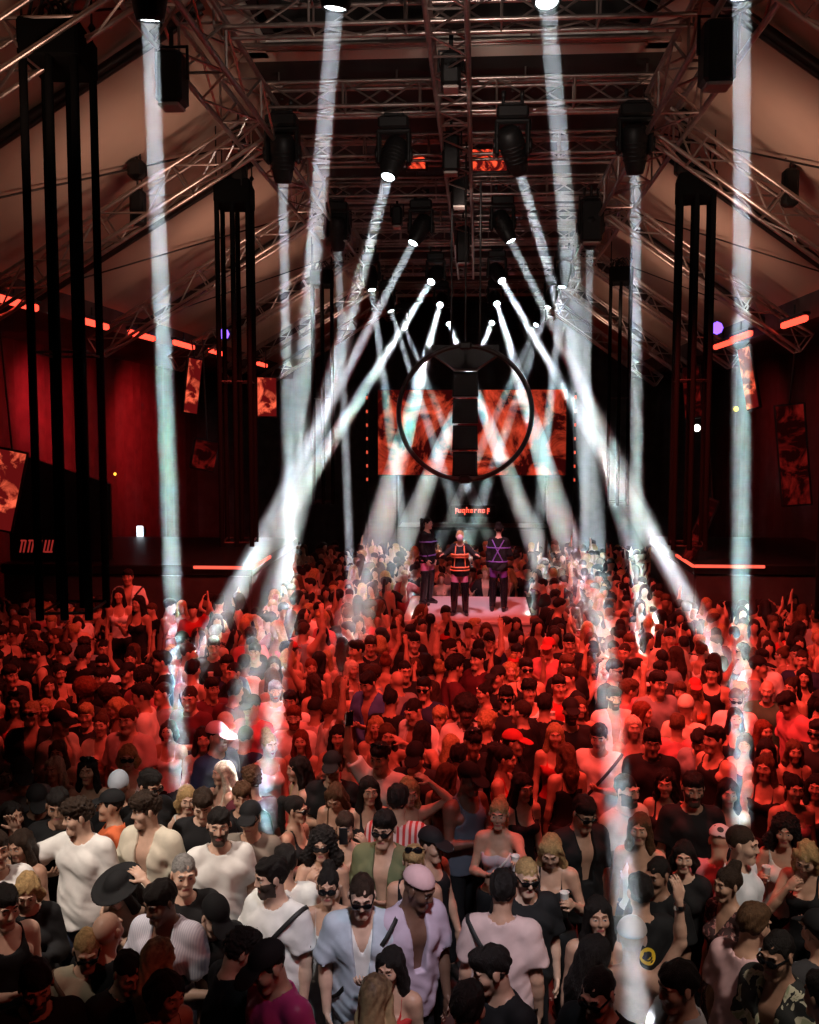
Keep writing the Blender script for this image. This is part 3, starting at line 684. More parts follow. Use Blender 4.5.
506 699 m -5 chest down 0 2 0|hoodie:black trousers:black|fringe:k m|sg|man in sunglasses and black hoodie with one hand at chest, mid crowd
473 742 m 20 down down 0 14 3|tee:black trousers:black|fringe:k m|sgtop|
514 744 m 70 down down 0 6 0|tee:black trousers:black|short:k m|cap:redcap|man in red cap seen in profile, mid crowd
529 692 m 10 down mouth 0 2 0|tank:white trousers:black|curly:k m||
545 706 m 165 down down 0 8 0|tee:black trousers:black|short:k m||
555 736 f 0 down down 0 6 0|camisole:red trousers:black|long:y m||
571 713 m 5 chest down 0 4 0|tee:black trousers:black|short:k m|cap:black,beard|bearded man in black cap and black t-shirt, hand at chest
566 756 f -160 down down 0 8 0|camisole:black trousers:black|wavy:b m||
510 672 f 10 down up 0 2 0|camisole:black trousers:black|bob:y m||
526 670 m 10 down down 0 2 0|tank:black trousers:black|short:k m|sg|
497 678 m -40 down down 0 6 0|tee:black trousers:black|short:k m|cap:black|
559 687 m 10 down drink 0 4 0|tee:red trousers:black|short:k m|cup|
451 746 f 160 down down 0 6 0|camisole:orange trousers:black|long:y m||
506 760 f 70 down phone 0 10 0|camisole:red trousers:black|pony:k m||
459 758 m 160 down down 0 12 0|tee:grey trousers:black|short:k m||
440 670 f 165 wave up 0 2 0|croptop:red trousers:black|bun:y m||bare-backed blonde woman with arms lifted, below the white podium
568 666 m 10 down down 0 8 0|tee:black trousers:black|short:b m||
606 670 f -20 down mouth 0 2 0|camisole:offwhite trousers:black|long:p l||woman with long pale hair drinking, beside a right-hand beam
614 699 m 10 down down 0 6 0|shirt:offwhite trousers:black|short:k m|beard|bearded man in pale open-necked shirt lit by the beam
644 713 f 60 down down 0 6 0|camisole:black trousers:black|long:r m||woman with red-brown hair turned right beside the bright beam foot
633 728 f 5 down down 0 6 0|camisole:lilac trousers:black|long:p l||
652 743 m -5 down down 0 12 0|hoodie:black trousers:black|short:k t||dark-haired man in black hoodie right of the white shirt with strap
599 738 m -15 chest down 0 12 0|tee:offwhite trousers:black|short:k m|strap:black|dark-haired man in off-white t-shirt with diagonal black strap, right of centre
699 740 m -30 mouth down 0 26 6|tee:grey trousers:black|short:k m|flower|man bowing his head in grey t-shirt with white flower print=the man in the flower print t-shirt
680 693 f -5 down mouth 0 4 0|camisole:offwhite trousers:black|short:b m||
695 689 f -5 down down 0 4 0|camisole:orange trousers:black|long:y m|cap:redcap|blonde woman in red cap with bare arms on the right
686 709 m 160 down down 0 8 0|tee:cream trousers:black|short:k m|beanie:cream|
712 674 m -20 down down 0 4 0|tank:black trousers:black|short:k m||man in black vest with dark hair above the flower print t-shirt
714 741 m -60 down down 0 4 0|tank:black trousers:black|short:k m||man in black vest in profile right of the flower print t-shirt
677 726 m 170 down down 0 8 0|tee:rose trousers:black|short:b m||
658 684 m 20 down down 0 8 0|tee:grey trousers:black|short:k m||
736 701 m -10 down down 0 6 0|tee:white trousers:black|short:b m|sg|man in sunglasses and white t-shirt left of the right-hand beam
735 719 f 0 down chest 0 2 0|camisole:black trousers:black|long:k m||
767 692 m -20 down down 0 4 0|hoodie:green trousers:black|none:g l|beard|bald bearded man in green top brightly lit beside the beam
787 702 m -70 down down 0 26 10|tee:rose trousers:black|short:k m||man in pale red t-shirt leaning to the left, right side
764 732 f 20 down down 0 4 0|camisole:black trousers:black|long:r m||
766 752 f -10 down down 0 10 0|dress:black skirt:black|long:k m||
804 678 f -20 down point 0 4 0|camisole:black trousers:black|long:k m||
817 733 m -40 down chest 0 6 0|tee:black trousers:black|short:k m|sg|
759 668 m 70 down down 0 6 0|shirt:grey trousers:black|short:k m|cap:black|
794 752 f 0 down down 0 8 0|camisole:black trousers:black|wavy:b m||
745 745 f -20 down down 0 8 0|camisole:black trousers:black|long:k m||
428 524 f 60 down down2 0 4 0|longsleeve:blackviolet tights:pinktights|pony:k l|up:1.15,boots,dancer|dancer with high dark ponytail in black and violet, left on the podium
460 537 f 0 out out 0 4 2|longsleeve:blackharness tights:pinktights|pony:y l|up:1.15,boots,dancer|masked blonde dancer with orange harness and pink tights in the podium's middle
499 530 f 170 down chest 0 4 0|longsleeve:violetstraps tights:violet|bun:k l|up:1.15,boots,dancer|dancer with violet crossed straps on her back, right on the podium
"""
# ------------------------------------------------------------------ camera model (used to stand people where the photo shows them)
CAM_H, FPX, YAW, PITCH = 4.4, 1000., math.atan(67.5 / 1000.), math.atan(84 / 1000.)
CAM_LOC = Vector((0, 0, CAM_H)); CAM_ROT = Euler((PI / 2 - PITCH, 0, YAW)); CAM_M = CAM_ROT.to_matrix()
def ray(px, py): return (CAM_M @ Vector(((px - 409.5) / FPX, -(py - 512) / FPX, -1)))
def at_z(px, py, z):
    d = ray(px, py); return CAM_LOC + d * ((z - CAM_H) / d.z)
def at_y(px, py, y):
    d = ray(px, py); return CAM_LOC + d * (y / d.y)
def to_px(p):
    q = CAM_M.transposed() @ (Vector(p) - CAM_LOC); return 409.5 - FPX * q.x / q.z, 512 + FPX * q.y / q.z

# ------------------------------------------------------------------ colours of skin, hair and cloth
SKIN = {'l': (.60, .38, .28), 'm': (.50, .29, .20), 't': (.33, .18, .12), 'd': (.15, .075, .05)}
HAIR = {'k': (.012, .009, .008), 'd': (.035, .02, .013), 'b': (.09, .045, .022), 'y': (.42, .27, .12), 'p': (.66, .58, .46), 'r': (.16, .045, .02), 'g': (.25, .24, .23), 'ombre': (.3, .19, .09)}
HAIRN = {'k': 'black', 'd': 'dark brown', 'b': 'brown', 'y': 'blonde', 'p': 'platinum', 'r': 'red-brown', 'g': 'grey', 'ombre': 'streaked'}
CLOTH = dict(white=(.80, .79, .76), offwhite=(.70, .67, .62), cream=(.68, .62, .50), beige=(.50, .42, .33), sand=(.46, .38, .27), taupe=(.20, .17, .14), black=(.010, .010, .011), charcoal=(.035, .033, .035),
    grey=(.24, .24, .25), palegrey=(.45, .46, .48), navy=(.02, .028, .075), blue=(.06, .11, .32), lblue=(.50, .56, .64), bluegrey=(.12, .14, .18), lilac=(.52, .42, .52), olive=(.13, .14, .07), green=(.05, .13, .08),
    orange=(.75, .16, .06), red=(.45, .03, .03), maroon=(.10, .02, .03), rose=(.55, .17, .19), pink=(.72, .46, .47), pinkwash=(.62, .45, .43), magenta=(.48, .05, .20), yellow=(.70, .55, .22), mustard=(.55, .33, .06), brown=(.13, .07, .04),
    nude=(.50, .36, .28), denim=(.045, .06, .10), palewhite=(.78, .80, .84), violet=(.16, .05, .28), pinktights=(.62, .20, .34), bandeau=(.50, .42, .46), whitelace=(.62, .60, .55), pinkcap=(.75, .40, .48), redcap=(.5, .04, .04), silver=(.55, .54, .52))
def cloth(c):
    n = 'cloth_' + c
    if n in MATS: return MATS[n]
    w = CLOTH
    if c == 'floral': return patterned(n, 'floral', w['white'], w['black'], scale=22)
    if c == 'floraldress': return patterned(n, 'floral', (.05, .02, .02), (.34, .13, .12), (.62, .45, .40), 26)
    if c == 'leopard': return patterned(n, 'dots', (.04, .03, .02), (.34, .22, .13), scale=34)
    if c == 'spots': return patterned(n, 'dots', (.03, .03, .03), (.62, .45, .45), scale=16)
    if c == 'tropical': return patterned(n, 'floral', (.012, .013, .012), (.50, .47, .33), (.30, .33, .20), 11)
    if c == 'lilacstripe': return patterned(n, 'stripe', (.52, .50, .60), (.66, .64, .70), scale=22)
    if c == 'pinkwhite': return patterned(n, 'stripe', w['pinkwash'], w['red'], scale=7)
    if c in ('blackgreen', 'blackorange', 'blackviolet', 'blackharness', 'violetstraps'): return principled('cloth_black', w['black'], .8, noise=(30, .2))
    return principled(n, w[c], .85 if c not in ('magenta', 'silver', 'violet', 'black') else .35 if c != 'black' else .8, noise=(9, .10), bump=(260, .12), sheen=.0, spec=.25)
def skin(c): return principled('skin_' + c, SKIN[c], .48, noise=(24, .08), spec=.4)
def hairc(c):
    if c == 'ombre' and 'hair_ombre' not in MATS:
        m = principled('hair_ombre', HAIR[c], .55, spec=.25); N, L = nt(m); tc = N.new('ShaderNodeTexCoord'); s = N.new('ShaderNodeSeparateXYZ'); r = N.new('ShaderNodeValToRGB'); w = N.new('ShaderNodeTexNoise'); a = N.new('ShaderNodeMath'); k = N.new('ShaderNodeMath')
        w.inputs['Scale'].default_value = 40; k.operation = 'MULTIPLY'; k.inputs[1].default_value = .22; a.operation = 'ADD'
        L.new(tc.outputs['Object'], s.inputs[0]); L.new(tc.outputs['Object'], w.inputs['Vector']); L.new(w.outputs['Fac'], k.inputs[0]); L.new(s.outputs['Z'], a.inputs[0]); L.new(k.outputs[0], a.inputs[1]); L.new(a.outputs[0], r.inputs[0])
        e = r.color_ramp.elements; e[0].position = .0; e[0].color = (.52, .38, .20, 1); e[1].position = .24; e[1].color = (.10, .06, .035, 1)
        L.new(r.outputs[0], N['Principled BSDF'].inputs['Base Color']); return m
    
    if 'hair_' + c in MATS: return MATS['hair_' + c]
    m = principled('hair_' + c, HAIR[c], .58, noise=(60, .35), spec=.22); N, L = nt(m); tc = N.new('ShaderNodeTexCoord'); mp = N.new('ShaderNodeMapping'); n = N.new('ShaderNodeTexNoise'); bp = N.new('ShaderNodeBump')
    mp.inputs['Scale'].default_value = (1, 1, .16); n.inputs['Scale'].default_value = 190; n.inputs['Detail'].default_value = 3; bp.inputs['Strength'].default_value = .9; bp.inputs['Distance'].default_value = .012
    L.new(tc.outputs['Object'], mp.inputs[0]); L.new(mp.outputs[0], n.inputs['Vector']); L.new(n.outputs['Fac'], bp.inputs['Height']); L.new(bp.outputs[0], N['Principled BSDF'].inputs['Normal']); return m
LIPS = principled('lips', (.36, .10, .09), .4); EYEW = principled('eye_white', (.50, .47, .44), .25); IRIS = principled('iris', (.025, .016, .01), .12)
LENS = principled('dark_lens', (.006, .006, .007), .08); SHOE = principled('shoe_leather', (.02, .018, .016), .4); PHONE = principled('phone_black', (.015, .015, .017), .2); SCREENM = emissive('phone_screen', (.75, .82, 1.), .6)
STRAPM = {k: principled('strap_' + k, v, .6) for k, v in dict(black=(.01, .01, .01), white=(.7, .68, .65), brown=(.08, .04, .02)).items()}
GLASS = principled('drink_plastic', (.75, .73, .70), .12); YBAND = principled('wristband_yellow', (.75, .5, .03), .5); STEEL = principled('watch_steel', (.6, .58, .55), .25, 1.)
MASKM = principled('mask_pearl', (.75, .55, .60), .3); HARN = principled('harness_orange', (.85, .20, .08), .5); VIOS = principled('strap_violet', (.20, .10, .42), .5); BOOT = principled('boot_patent', (.012, .011, .013), .15)

# ------------------------------------------------------------------ building one person
CACHE = {}
def cached(key, f):
    if key not in CACHE: CACHE[key] = f()
    return CACHE[key]
def child(name, me, parent, mats, M=None):
    o = bpy.data.objects.new(name, me); put(o, parent)
    if M is not None: o.matrix_basis = M
    for i, m in enumerate(mats):
        o.material_slots[i].link = 'OBJECT'; o.material_slots[i].material = m
    return o
from mathutils.bvhtree import BVHTree
def tree_of(me): return BVHTree.FromPolygons([v.co for v in me.vertices], [p.vertices[:] for p in me.polygons])
def strap_child(P, me, sk, mat, sd=1, r=.011):
    """a band from one shoulder to the opposite hip, pressed onto the cloth"""
    bv = tree_of(me); T = Matrix(sk['T'].tolist()); pv = Vector(sk['piv']); c = Vector((0, .01, 1.22)); pts = []
    ax = Vector((sd * .62, 0, .78)); u = Vector((0, 1, 0)); w = ax.cross(u); o = pv + T @ (c - pv); ds = []; rs = []
    for k in range(40):
        a = 2 * PI * k / 40; d = T @ (u * math.cos(a) + ax * math.sin(a)); q = []
        for e in (-1.4, 0, 1.4):
            h = bv.ray_cast(o + (T @ w) * r * e, d, .6)
            if h[0] is not None: q.append(((h[0] - o).dot(d)))
        ds.append(d); rs.append(max(q) if q else .15)
    for it in range(3): rs = [max(rs[k], (rs[k - 1] + rs[(k + 1) % 40]) / 2) for k in range(40)]
    q = [o + ds[k % 40] * (rs[k % 40] + .005) for k in range(41)]
    m = MB()
    nrm = (T @ ax.cross(u)).normalized(); vs = []
    for p in q:
        out = (p - (pv + T @ (c - pv))).normalized()
        vs += [p - nrm * r * 1.3 + out * .001, p + nrm * r * 1.3 + out * .001, p + nrm * r + out * .007, p - nrm * r + out * .007]
    F = [(i * 4 + a, i * 4 + (a + 1) % 4, i * 4 + 4 + (a + 1) % 4, i * 4 + 4 + a) for i in range(40) for a in range(4)]
    m.add(vs, F, True); return m.build('shoulder_strap', mat, P)
def decal(P, me, sk, name, shape, mat, c, s, back=False):
    """a printed motif pressed onto the chest or back of the cloth"""
    bv = tree_of(me); T = Matrix(sk['T'].tolist()); pv = Vector(sk['piv']); m = MB(); y = 1 if back else -1
    for poly in shape:
        V = []
        for x, z in poly:
            o = pv + T @ (Vector((c[0] + x * s, y * .6, c[1] + z * s)) - pv); d = T @ Vector((0, -y, 0)); h = bv.ray_cast(o, d, .7)
            V.append((h[0] if h[0] is not None else o + d * .45) - d * .004)
        V2 = [v + (T @ Vector((0, -y, 0))) * .006 for v in V]; n = len(V)
        m.add(V + V2, [tuple(range(n)), tuple(range(2 * n - 1, n - 1, -1))] + [(i, (i + 1) % n, n + (i + 1) % n, n + i) for i in range(n)])
    return m.build(name, mat, P)
def bandloop(P, p, d, r, w, mat, name):
    m = MB(); p, d = Vector(p), Vector(d); m.tube(p - d * w, p + d * w, r, r, 14); return m.build(name, mat, P)
HELD = []
WHO = []
def parse(row):
    a, b, c, e, l = row.split('|'); f = a.split(); kv = dict(x.split(':') for x in b.split()); lab, _, ref = l.partition('=')
    hs, sk_ = c.split(); hst, hc = hs.split(':'); ex = {}
    for q in filter(None, e.split(',')): k, _, v = q.partition(':'); ex[k] = v or True
    return dict(x=float(f[0]), y=float(f[1]), sex=f[2], face=float(f[3]), L=f[4], R=f[5], yaw=float(f[6]), pitch=float(f[7]), lean=float(f[8]), cl=kv, hair=hst, hc=hc, skin=sk_, ex=ex, label=lab.strip(), ref=ref.strip())
TOPS = ('tee', 'shirt', 'tank', 'camisole', 'dress', 'halter', 'vneck', 'longsleeve', 'croptop', 'hoodie')
STAR = [[(math.cos(a + b) * (1 if k % 2 else .3), math.sin(a + b) * (1 if k % 2 else .3)) for k in range(3) for b in [(k - 1) * .45]] + [(0, 0)] for a in [2 * PI * i / 6 for i in range(6)]]
CIRC = [[(math.cos(2 * PI * k / 20), math.sin(2 * PI * k / 20)) for k in range(20)]]
def person(s):
    lod = s['lod']; ex = s['ex']; r = math.radians; beard = 2 if 'beard' in ex else 0
    fat = s.get('fat', 1.)
    key = (s['sex'], s['L'], s['R'], s['yaw'], s['pitch'], s['lean'], fat)
    sk = cached(('sk',) + key, lambda: skeleton(s['sex'], fat, r(s['lean']), 0, 0, (r(s['yaw']), r(s['pitch']), 0), s['L'], s['R'], knee=.0))
    me = cached(('b', lod, beard) + key, lambda: body_mesh(sk, lod, 'person_body', [None] * 5, beard)[0])
    hz = sk['H'][2, 3]
    up = float(ex.get('up', 0))
    P = bpy.data.objects.new('person', me); put(P)
    hm = hairc(s['hc'])
    for i, m in enumerate((skin(s['skin']), principled('beard_stubble', (.055, .035, .026), .7) if beard and s['hc'] in 'kd' else hairc('b') if s['hc'] in 'kyp' and s['sex'] == 'f' else hairc(s['hc'] if s['hc'] != 'ombre' else 'b'), LIPS, EYEW, IRIS)):
        P.material_slots[i].link = 'OBJECT'; P.material_slots[i].material = m
    sc = s['H'] / 1.78; hp = Vector(sk['H'][:3, 3])
    R = Matrix.Rotation(r(s['face']), 3, 'Z')
    target = s['pos']; off = R @ (hp * sc)
    P.location = (target.x - off.x, target.y - off.y, up); P.rotation_euler = (0, 0, r(s['face'])); P.scale = (sc,) * 3
    s['foot'] = P.location.copy(); s['obj'] = P
    topm = None
    for g, c in s['cl'].items():
        gm = cached(('g', lod, g, s['seed'] if lod == 'hero' else 0) + key, lambda: garment(sk, g, lod, g, [None], s['seed']))
        o = child({'tee': 't_shirt', 'vneck': 'v_neck_top', 'tank': 'vest', 'longsleeve': 'long_sleeved_top', 'croptop': 'crop_top', 'halter': 'halter_top', 'hoodie': 'hoodie', 'tights': 'tights', 'camisole': 'camisole'}.get(g, g), gm, P, [cloth(c)])
        if g in TOPS: topm = gm
    if 'inner' in ex:
        gm = cached(('g', lod, 'inner') + key, lambda: garment(dict(sk, fat=fat * .97), 'vneck', lod, 'vest', [None], 3)); child('undershirt', gm, P, [cloth(ex['inner'])])
    if lod == 'hero' and (s['y'] < 1000) and s['seed'] >= 0:
        child('shoes', cached(('shoe', s['sex']), lambda: shoes_mesh(sk, 'shoes', [None])), P, [SHOE])
    HM = Matrix(sk['H'].tolist()) @ Matrix.Scale(sk['hs'], 4)
    hat = next((h for h in ('cap', 'beanie', 'hat', 'bandana', 'scarf') if h in ex), None)
    if s['hair'] != 'none' and not (hat in ('beanie', 'bandana', 'scarf') and s['hair'] not in ('long', 'wavy', 'bob')):
        st = {'crop': 'buzz'}.get(s['hair'], s['hair'])
        if hat and st in ('short', 'quiff', 'curly', 'fringe'): st = 'buzz'
        child('hair', cached(('h', st, lod, s['seed'] % 3), lambda: hair_mesh(st, lod, [None], s['seed'] % 3)), P, [hm], HM)
    if hat:
        st = {'scarf': 'bandana'}.get(hat, hat); c = ex[hat] if isinstance(ex[hat], str) else 'black'
        child({'scarf': 'headscarf', 'bandana': 'headscarf', 'hat': 'brimmed_hat'}.get(hat, hat), cached(('hat', st), lambda: cap_mesh(st, [None])), P, [cloth(c)], HM)
    if 'sg' in ex or 'sgtop' in ex:
        M = HM if 'sg' in ex else HM @ Matrix.Translation((0, .045, .075)) @ Matrix.Rotation(-.55, 4, 'X')
        child('sunglasses', cached(('sg', s['sex']), lambda: sunglasses_mesh([None], s['sex'] == 'f')), P, [LENS], M)
    if 'strap' in ex and topm: strap_child(P, topm, sk, STRAPM[ex['strap']], 1 if s['x'] > 100 else -1, .012 if s['sex'] == 'm' else .007)
    if 'choker' in ex:
        m = MB(); t = Matrix(sk['T'].tolist()); q = Vector(sk['piv']) + t @ (Vector((0, .006, 1.535)) - Vector(sk['piv'])); m.tube(q - Vector((0, 0, .010)), q + Vector((0, 0, .010)), .0525, .0515, 18); m.build('choker', STRAPM['black'], P)
    for sd in ('watch', 'band'):
        if sd in ex:
            S, E, W = sk['J']['R' if sd == 'watch' else 'L']; d = unit(W - E); bandloop(P, W - d * .03, d, .034, .012, STEEL if sd == 'watch' else YBAND, 'wristwatch' if sd == 'watch' else 'wristband')
    if s.get('ref') == 'the man in the open pale blue shirt':
        S, E, W = sk['J']['L']; d = unit(W - E); bandloop(P, W - d * .045, d, .037, .013, YBAND, 'wristband')
    if 'flower' in ex and topm: decal(P, topm, sk, 'flower_print', STAR, cloth('white'), (.0, 1.24), .075)
    if 'badge' in ex and topm:
        decal(P, topm, sk, 'round_badge', CIRC, YBAND, (0, 1.30), .055, True)
        decal(P, topm, sk, 'smile_mark', [[(x * .2 + o, .25 + z * .3) for x, z in CIRC[0]] for o in (-.32, .32)] + [[(.6 * math.cos(a), -.05 + .55 * math.sin(a)) for a in [PI + PI * k / 8 for k in range(9)]] + [(.42 * math.cos(a), -.05 + .36 * math.sin(a)) for a in [2 * PI - PI * k / 8 for k in range(9)]]], STRAPM['black'], (0, 1.30), .053, True)
    if 'text' in ex and topm: decal(P, topm, sk, 'chest_print', [[(x, -.1), (x + .22, -.1), (x + .26, .1), (x + .04, .1)] for x in (-.75, -.42, -.09, .24, .57)], cloth('white'), (.06, 1.30), .055)
    if 'boots' in ex:
        m = MB()
        for sgn in (-1, 1):
            kn = Vector((sgn * .11, -.02, .60)); an = Vector((sgn * .12, .03, .09)); m.path([Vector((sgn * .10, -.012, .70)), kn, kn.lerp(an, .35), kn.lerp(an, .75), an], [.097, .084, .080, .070, .060], 12)
            m.path([an + Vector((0, .03, -.02)), an + Vector((sgn * .015, -.06, -.03)), an + Vector((sgn * .03, -.16, -.055))], [.050, .050, .034], 10); m.box(an + Vector((0, .05, -.05)), (.05, .05, .08))
        m.build('thigh_boots', BOOT, P)
    if 'dancer' in ex:
        c = s['cl'].get('longsleeve'); bt = tree_of(topm)
        def ringband(z, r_, mat, nm):
            m = MB(); pts = []
            for k in range(25):
                a = 2 * PI * k / 24; d = Vector((math.cos(a), math.sin(a), 0)); h = bt.ray_cast(Vector((0, .01, z)), d, .6); pts.append((h[0] if h[0] else Vector((0, 0, z)) + d * .16) + d * .006)
            m.path(pts, r_, 6); m.build(nm, mat, P)
        if c == 'blackharness':
            for z, w_ in ((1.29, .026), (1.24, .022), (1.02, .018), (.96, .016)): ringband(z, w_, HARN, 'harness_strap')
            for sgn in (-1, 1): strap_v(P, bt, sgn, HARN)
            F = Field([np.arange(-.1, .1, .008).astype(F32), np.arange(-.14, .02, .008).astype(F32), np.arange(-.12, .08, .008).astype(F32)])
            F.add(('ell', np.array([0, -.05, -.02]), np.array([.068, .072, .085]), np.eye(3)), .01); F.cut(lambda X, Y, Z: Y + .055 + 0 * X + 0 * Z)
            V, Q = F.nets(); child('face_mask', mesh_from('face_mask', V, Q, [None]), P, [MASKM], HM)
        else:
            for z in (1.30, 1.02): ringband(z, .013, VIOS, 'harness_strap')
            for sgn in (-1, 1): strap_x(P, bt, sgn, VIOS)
    bpy.context.view_layer.update if False else None
    MW = Matrix.Translation(P.location) @ R.to_4x4() @ Matrix.Scale(sc, 4)
    who = s['ref'] or s['label']
    side = {'photo': 'L', 'phone': 'L'}.get(s['L']) or ('R' if s['R'] in ('phone', 'drink', 'up', 'mouth', 'down2', 'photo') else 'L')
    if 'phone' in ex:
        p, d, n, sd = [Vector(v) for v in sk['palms'][side]]; 
        if s['L'] == 'photo': p = (p + Vector(sk['palms']['R'][0])) / 2 + Vector((0, -.01, .03)); d, n, sd = Vector((0, -.1, 1)).normalized(), Vector((0, 1, .1)).normalized(), Vector((1, 0, 0))
        M = Matrix((sd, d, n)).transposed(); m = MB(); m.box((0, 0, 0), (.072, .148, .009), None, .004)
        o = m.build('phone', PHONE); o.matrix_world = MW @ Matrix.Translation(p + n * -.006) @ M.to_4x4(); m = MB(); m.box((0, 0, -.0049 if s['L'] != 'photo' else .0049), (.065, .138, .0008)); m.build('screen', SCREENM, o)
        HELD.append((o, 'phone', s))
    if 'cup' in ex:
        p = Vector(sk['palms'][side if s['L'] != 'point' else 'L'][0]); m = MB(); m.lathe([(.026, -.06), (.034, .055), (.036, .06), (.032, .055), (.024, -.055)], 16); o = m.build('drinking_cup', GLASS); o.matrix_world = MW @ Matrix.Translation(p + Vector((0, 0, .02))); HELD.append((o, 'cup', s))
    return P
def strap_v(P, bt, sgn, mat):
    m = MB(); pts = []
    for k in range(9):
        z = 1.47 - k * .055; h = bt.ray_cast(Vector((sgn * (.085 + .004 * k), -.6, z)), Vector((0, 1, 0)), .7)
        if h[0]: pts.append(h[0] + Vector((0, -.006, 0)))
    if len(pts) > 1: m.path(pts, .012, 6); m.build('harness_strap', mat, P)
def strap_x(P, bt, sgn, mat):
    m = MB(); pts = []
    for k in range(10):
        z = 1.46 - k * .05; h = bt.ray_cast(Vector((sgn * (.12 - .026 * k), .6, z)), Vector((0, -1, 0)), .7)
        if h[0]: pts.append(h[0] + Vector((0, .006, 0)))
    if len(pts) > 1: m.path(pts, .013, 6); m.build('harness_strap', mat, P)

S = [parse(r) for r in PEOPLE.strip().splitlines()]
rp = random.Random(11)
PODIUM = (-1.25, .95, 16.7, 19.2, 1.15)
placed = []
def head_z(s):
    th = math.radians(s['lean']); return .95 + .70 * math.cos(th)
def set_pos(s, H):
    hz = head_z(s) * H / 1.78 + float(s['ex'].get('up', 0)); return at_z(s['x'], s['y'], hz)
for s in sorted(S, key=lambda s: -s['y']):
    base = float(s['ex'].get('h', 1.72 if s['sex'] == 'm' else 1.62))
    if 'dancer' in s['ex']:
        d = {428: 18.3, 460: 17.2, 499: 17.7}[int(s['x'])]; s['pos'] = at_y(s['x'], s['y'], d); s['H'] = (s['pos'].z - 1.15) / head_z(s) * 1.78
    else:
        best = None
        for k in range(1 if 'h' in s['ex'] else 9):
            H = base * (1 + (0, -.02, .02, -.04, .04, -.06, .06, -.08, .075)[k]); p = set_pos(s, H)
            q = min([math.hypot(p.x - a, p.y - b) for a, b in placed] or [9]); q = min(q, .44) - abs(H / base - 1) * 1.6
            if best is None or q > best[0] + .004: best = (q, H, p)
        s['H'], s['pos'] = best[1], best[2]
    placed.append((s['pos'].x, s['pos'].y))
    s['lod'] = 'hero' if s['pos'].y < 8.7 or 'dancer' in s['ex'] else 'mid'
# the gaps between them: more guests, nearest first, until three hundred stand as individuals
def in_hall(x, y):
    if PODIUM[0] - .3 < x < PODIUM[1] + .3 and PODIUM[2] - 1.5 < y < PODIUM[3] + .3: return False
    if x < -8.2 or x > 6.6: return False
    if (x > 3.3 and 16.6 < y < 22) or (x < -3.5 and 16.2 < y < 22) or (-5.75 < x < -4.0 and 12.75 < y < 15.4): return False
    if y > 17.2 and not (-6.8 + (y - 17) * .15 < x < 5.2): return False
    if 12.8 < y and x < -8.0: return False
    return True
FILL = []
def clear_of(x, y):
    if y > 9.2: return True
    hx, hy = to_px((x, y, 1.56)); k = 1000 / y
    return all(abs(s['x'] - hx) > .30 * k or not (-.12 * k < hy - s['y'] < .75 * k) for s in S)
def filler(y0, y1, sep, stop):
    y = y0
    while y < y1:
        xs = [at_y(k, 700, y).x for k in (-15, 834)]; x = xs[0]
        while x < xs[1]:
            px, py = x + rp.uniform(-.12, .12), y + rp.uniform(-.12, .12)
            if in_hall(px, py) and all((px - a) ** 2 + (py - b) ** 2 > sep * sep for a, b in placed) and clear_of(px, py):
                placed.append((px, py)); FILL.append((px, py))
                if len(FILL) >= stop: return y
            x += .16
        y += .14
    return y
# a second figure where the photo shows a gap, then row after row into the depth of the hall
N_IND = 300
filler(4.9, 9.0, .43, 32)
Y_END = filler(9.0, 22, .40, N_IND - len(S))
MEN = [('down', 'down'), ('chest', 'down'), ('down', 'drink'), ('phone', 'phone'), ('down', 'up'), ('wave', 'down'), ('cross', 'down')]
for i, (x, y) in enumerate(FILL):
    sex = 'm' if rp.random() < .54 else 'f'; H = (1.71 if sex == 'm' else 1.60) * rp.uniform(.95, 1.04); L_, R_ = MEN[min(int(rp.random() ** 1.6 * 7), 6)]
    if y < 9: L_, R_ = MEN[rp.choice((0, 0, 1))]; H *= .96
    face = rp.choice([0, 0, 8, -12, 20, -25, 40, -40, 65, -65, 110, -120, 160, 175]); face = face + rp.uniform(-8, 8)
    hz = .95 + .70; p = Vector((x, y, hz * H / 1.78)); q = to_px(p)
    dark = rp.random() < (.62 if y > 9 else .95)
    if sex == 'm': cl = {rp.choice(['tee', 'tee', 'tee', 'shirt', 'tank']): 'black' if dark else rp.choice(['white', 'white', 'grey', 'offwhite', 'navy', 'rose', 'maroon', 'beige'])}; hair = rp.choice(['short', 'short', 'crop', 'curly', 'quiff', 'fringe']); hc = rp.choice('kkkddb')
    else: cl = {rp.choice(['camisole', 'camisole', 'tank', 'dress', 'halter']): 'black' if dark else rp.choice(['white', 'red', 'cream', 'nude', 'rose', 'offwhite', 'orange'])}; hair = rp.choice(['long', 'long', 'wavy', 'pony', 'bun', 'bob']); hc = rp.choice('kkddbyyr')
    cl['trousers'] = 'black'
    ex = {}
    if rp.random() < .13: ex['cap'] = rp.choice(['black', 'black', 'white', 'redcap'])
    if rp.random() < .12: ex['sg'] = True
    if R_ == 'drink' and rp.random() < .5: ex['cup'] = True
    S.append(dict(x=q[0], y=q[1], sex=sex, face=face, L=L_, R=R_, yaw=rp.choice([0, 0, -15, 15]), pitch=rp.choice([4, 4, 12]), lean=0, cl=cl, hair=hair, hc=hc, skin=rp.choice('lmmmtd' if rp.random() < .5 else 'mmlm'), ex=ex, label='', ref='', H=H, pos=p, lod='mid', filler=True))
for i, s in enumerate(S): s['seed'] = i

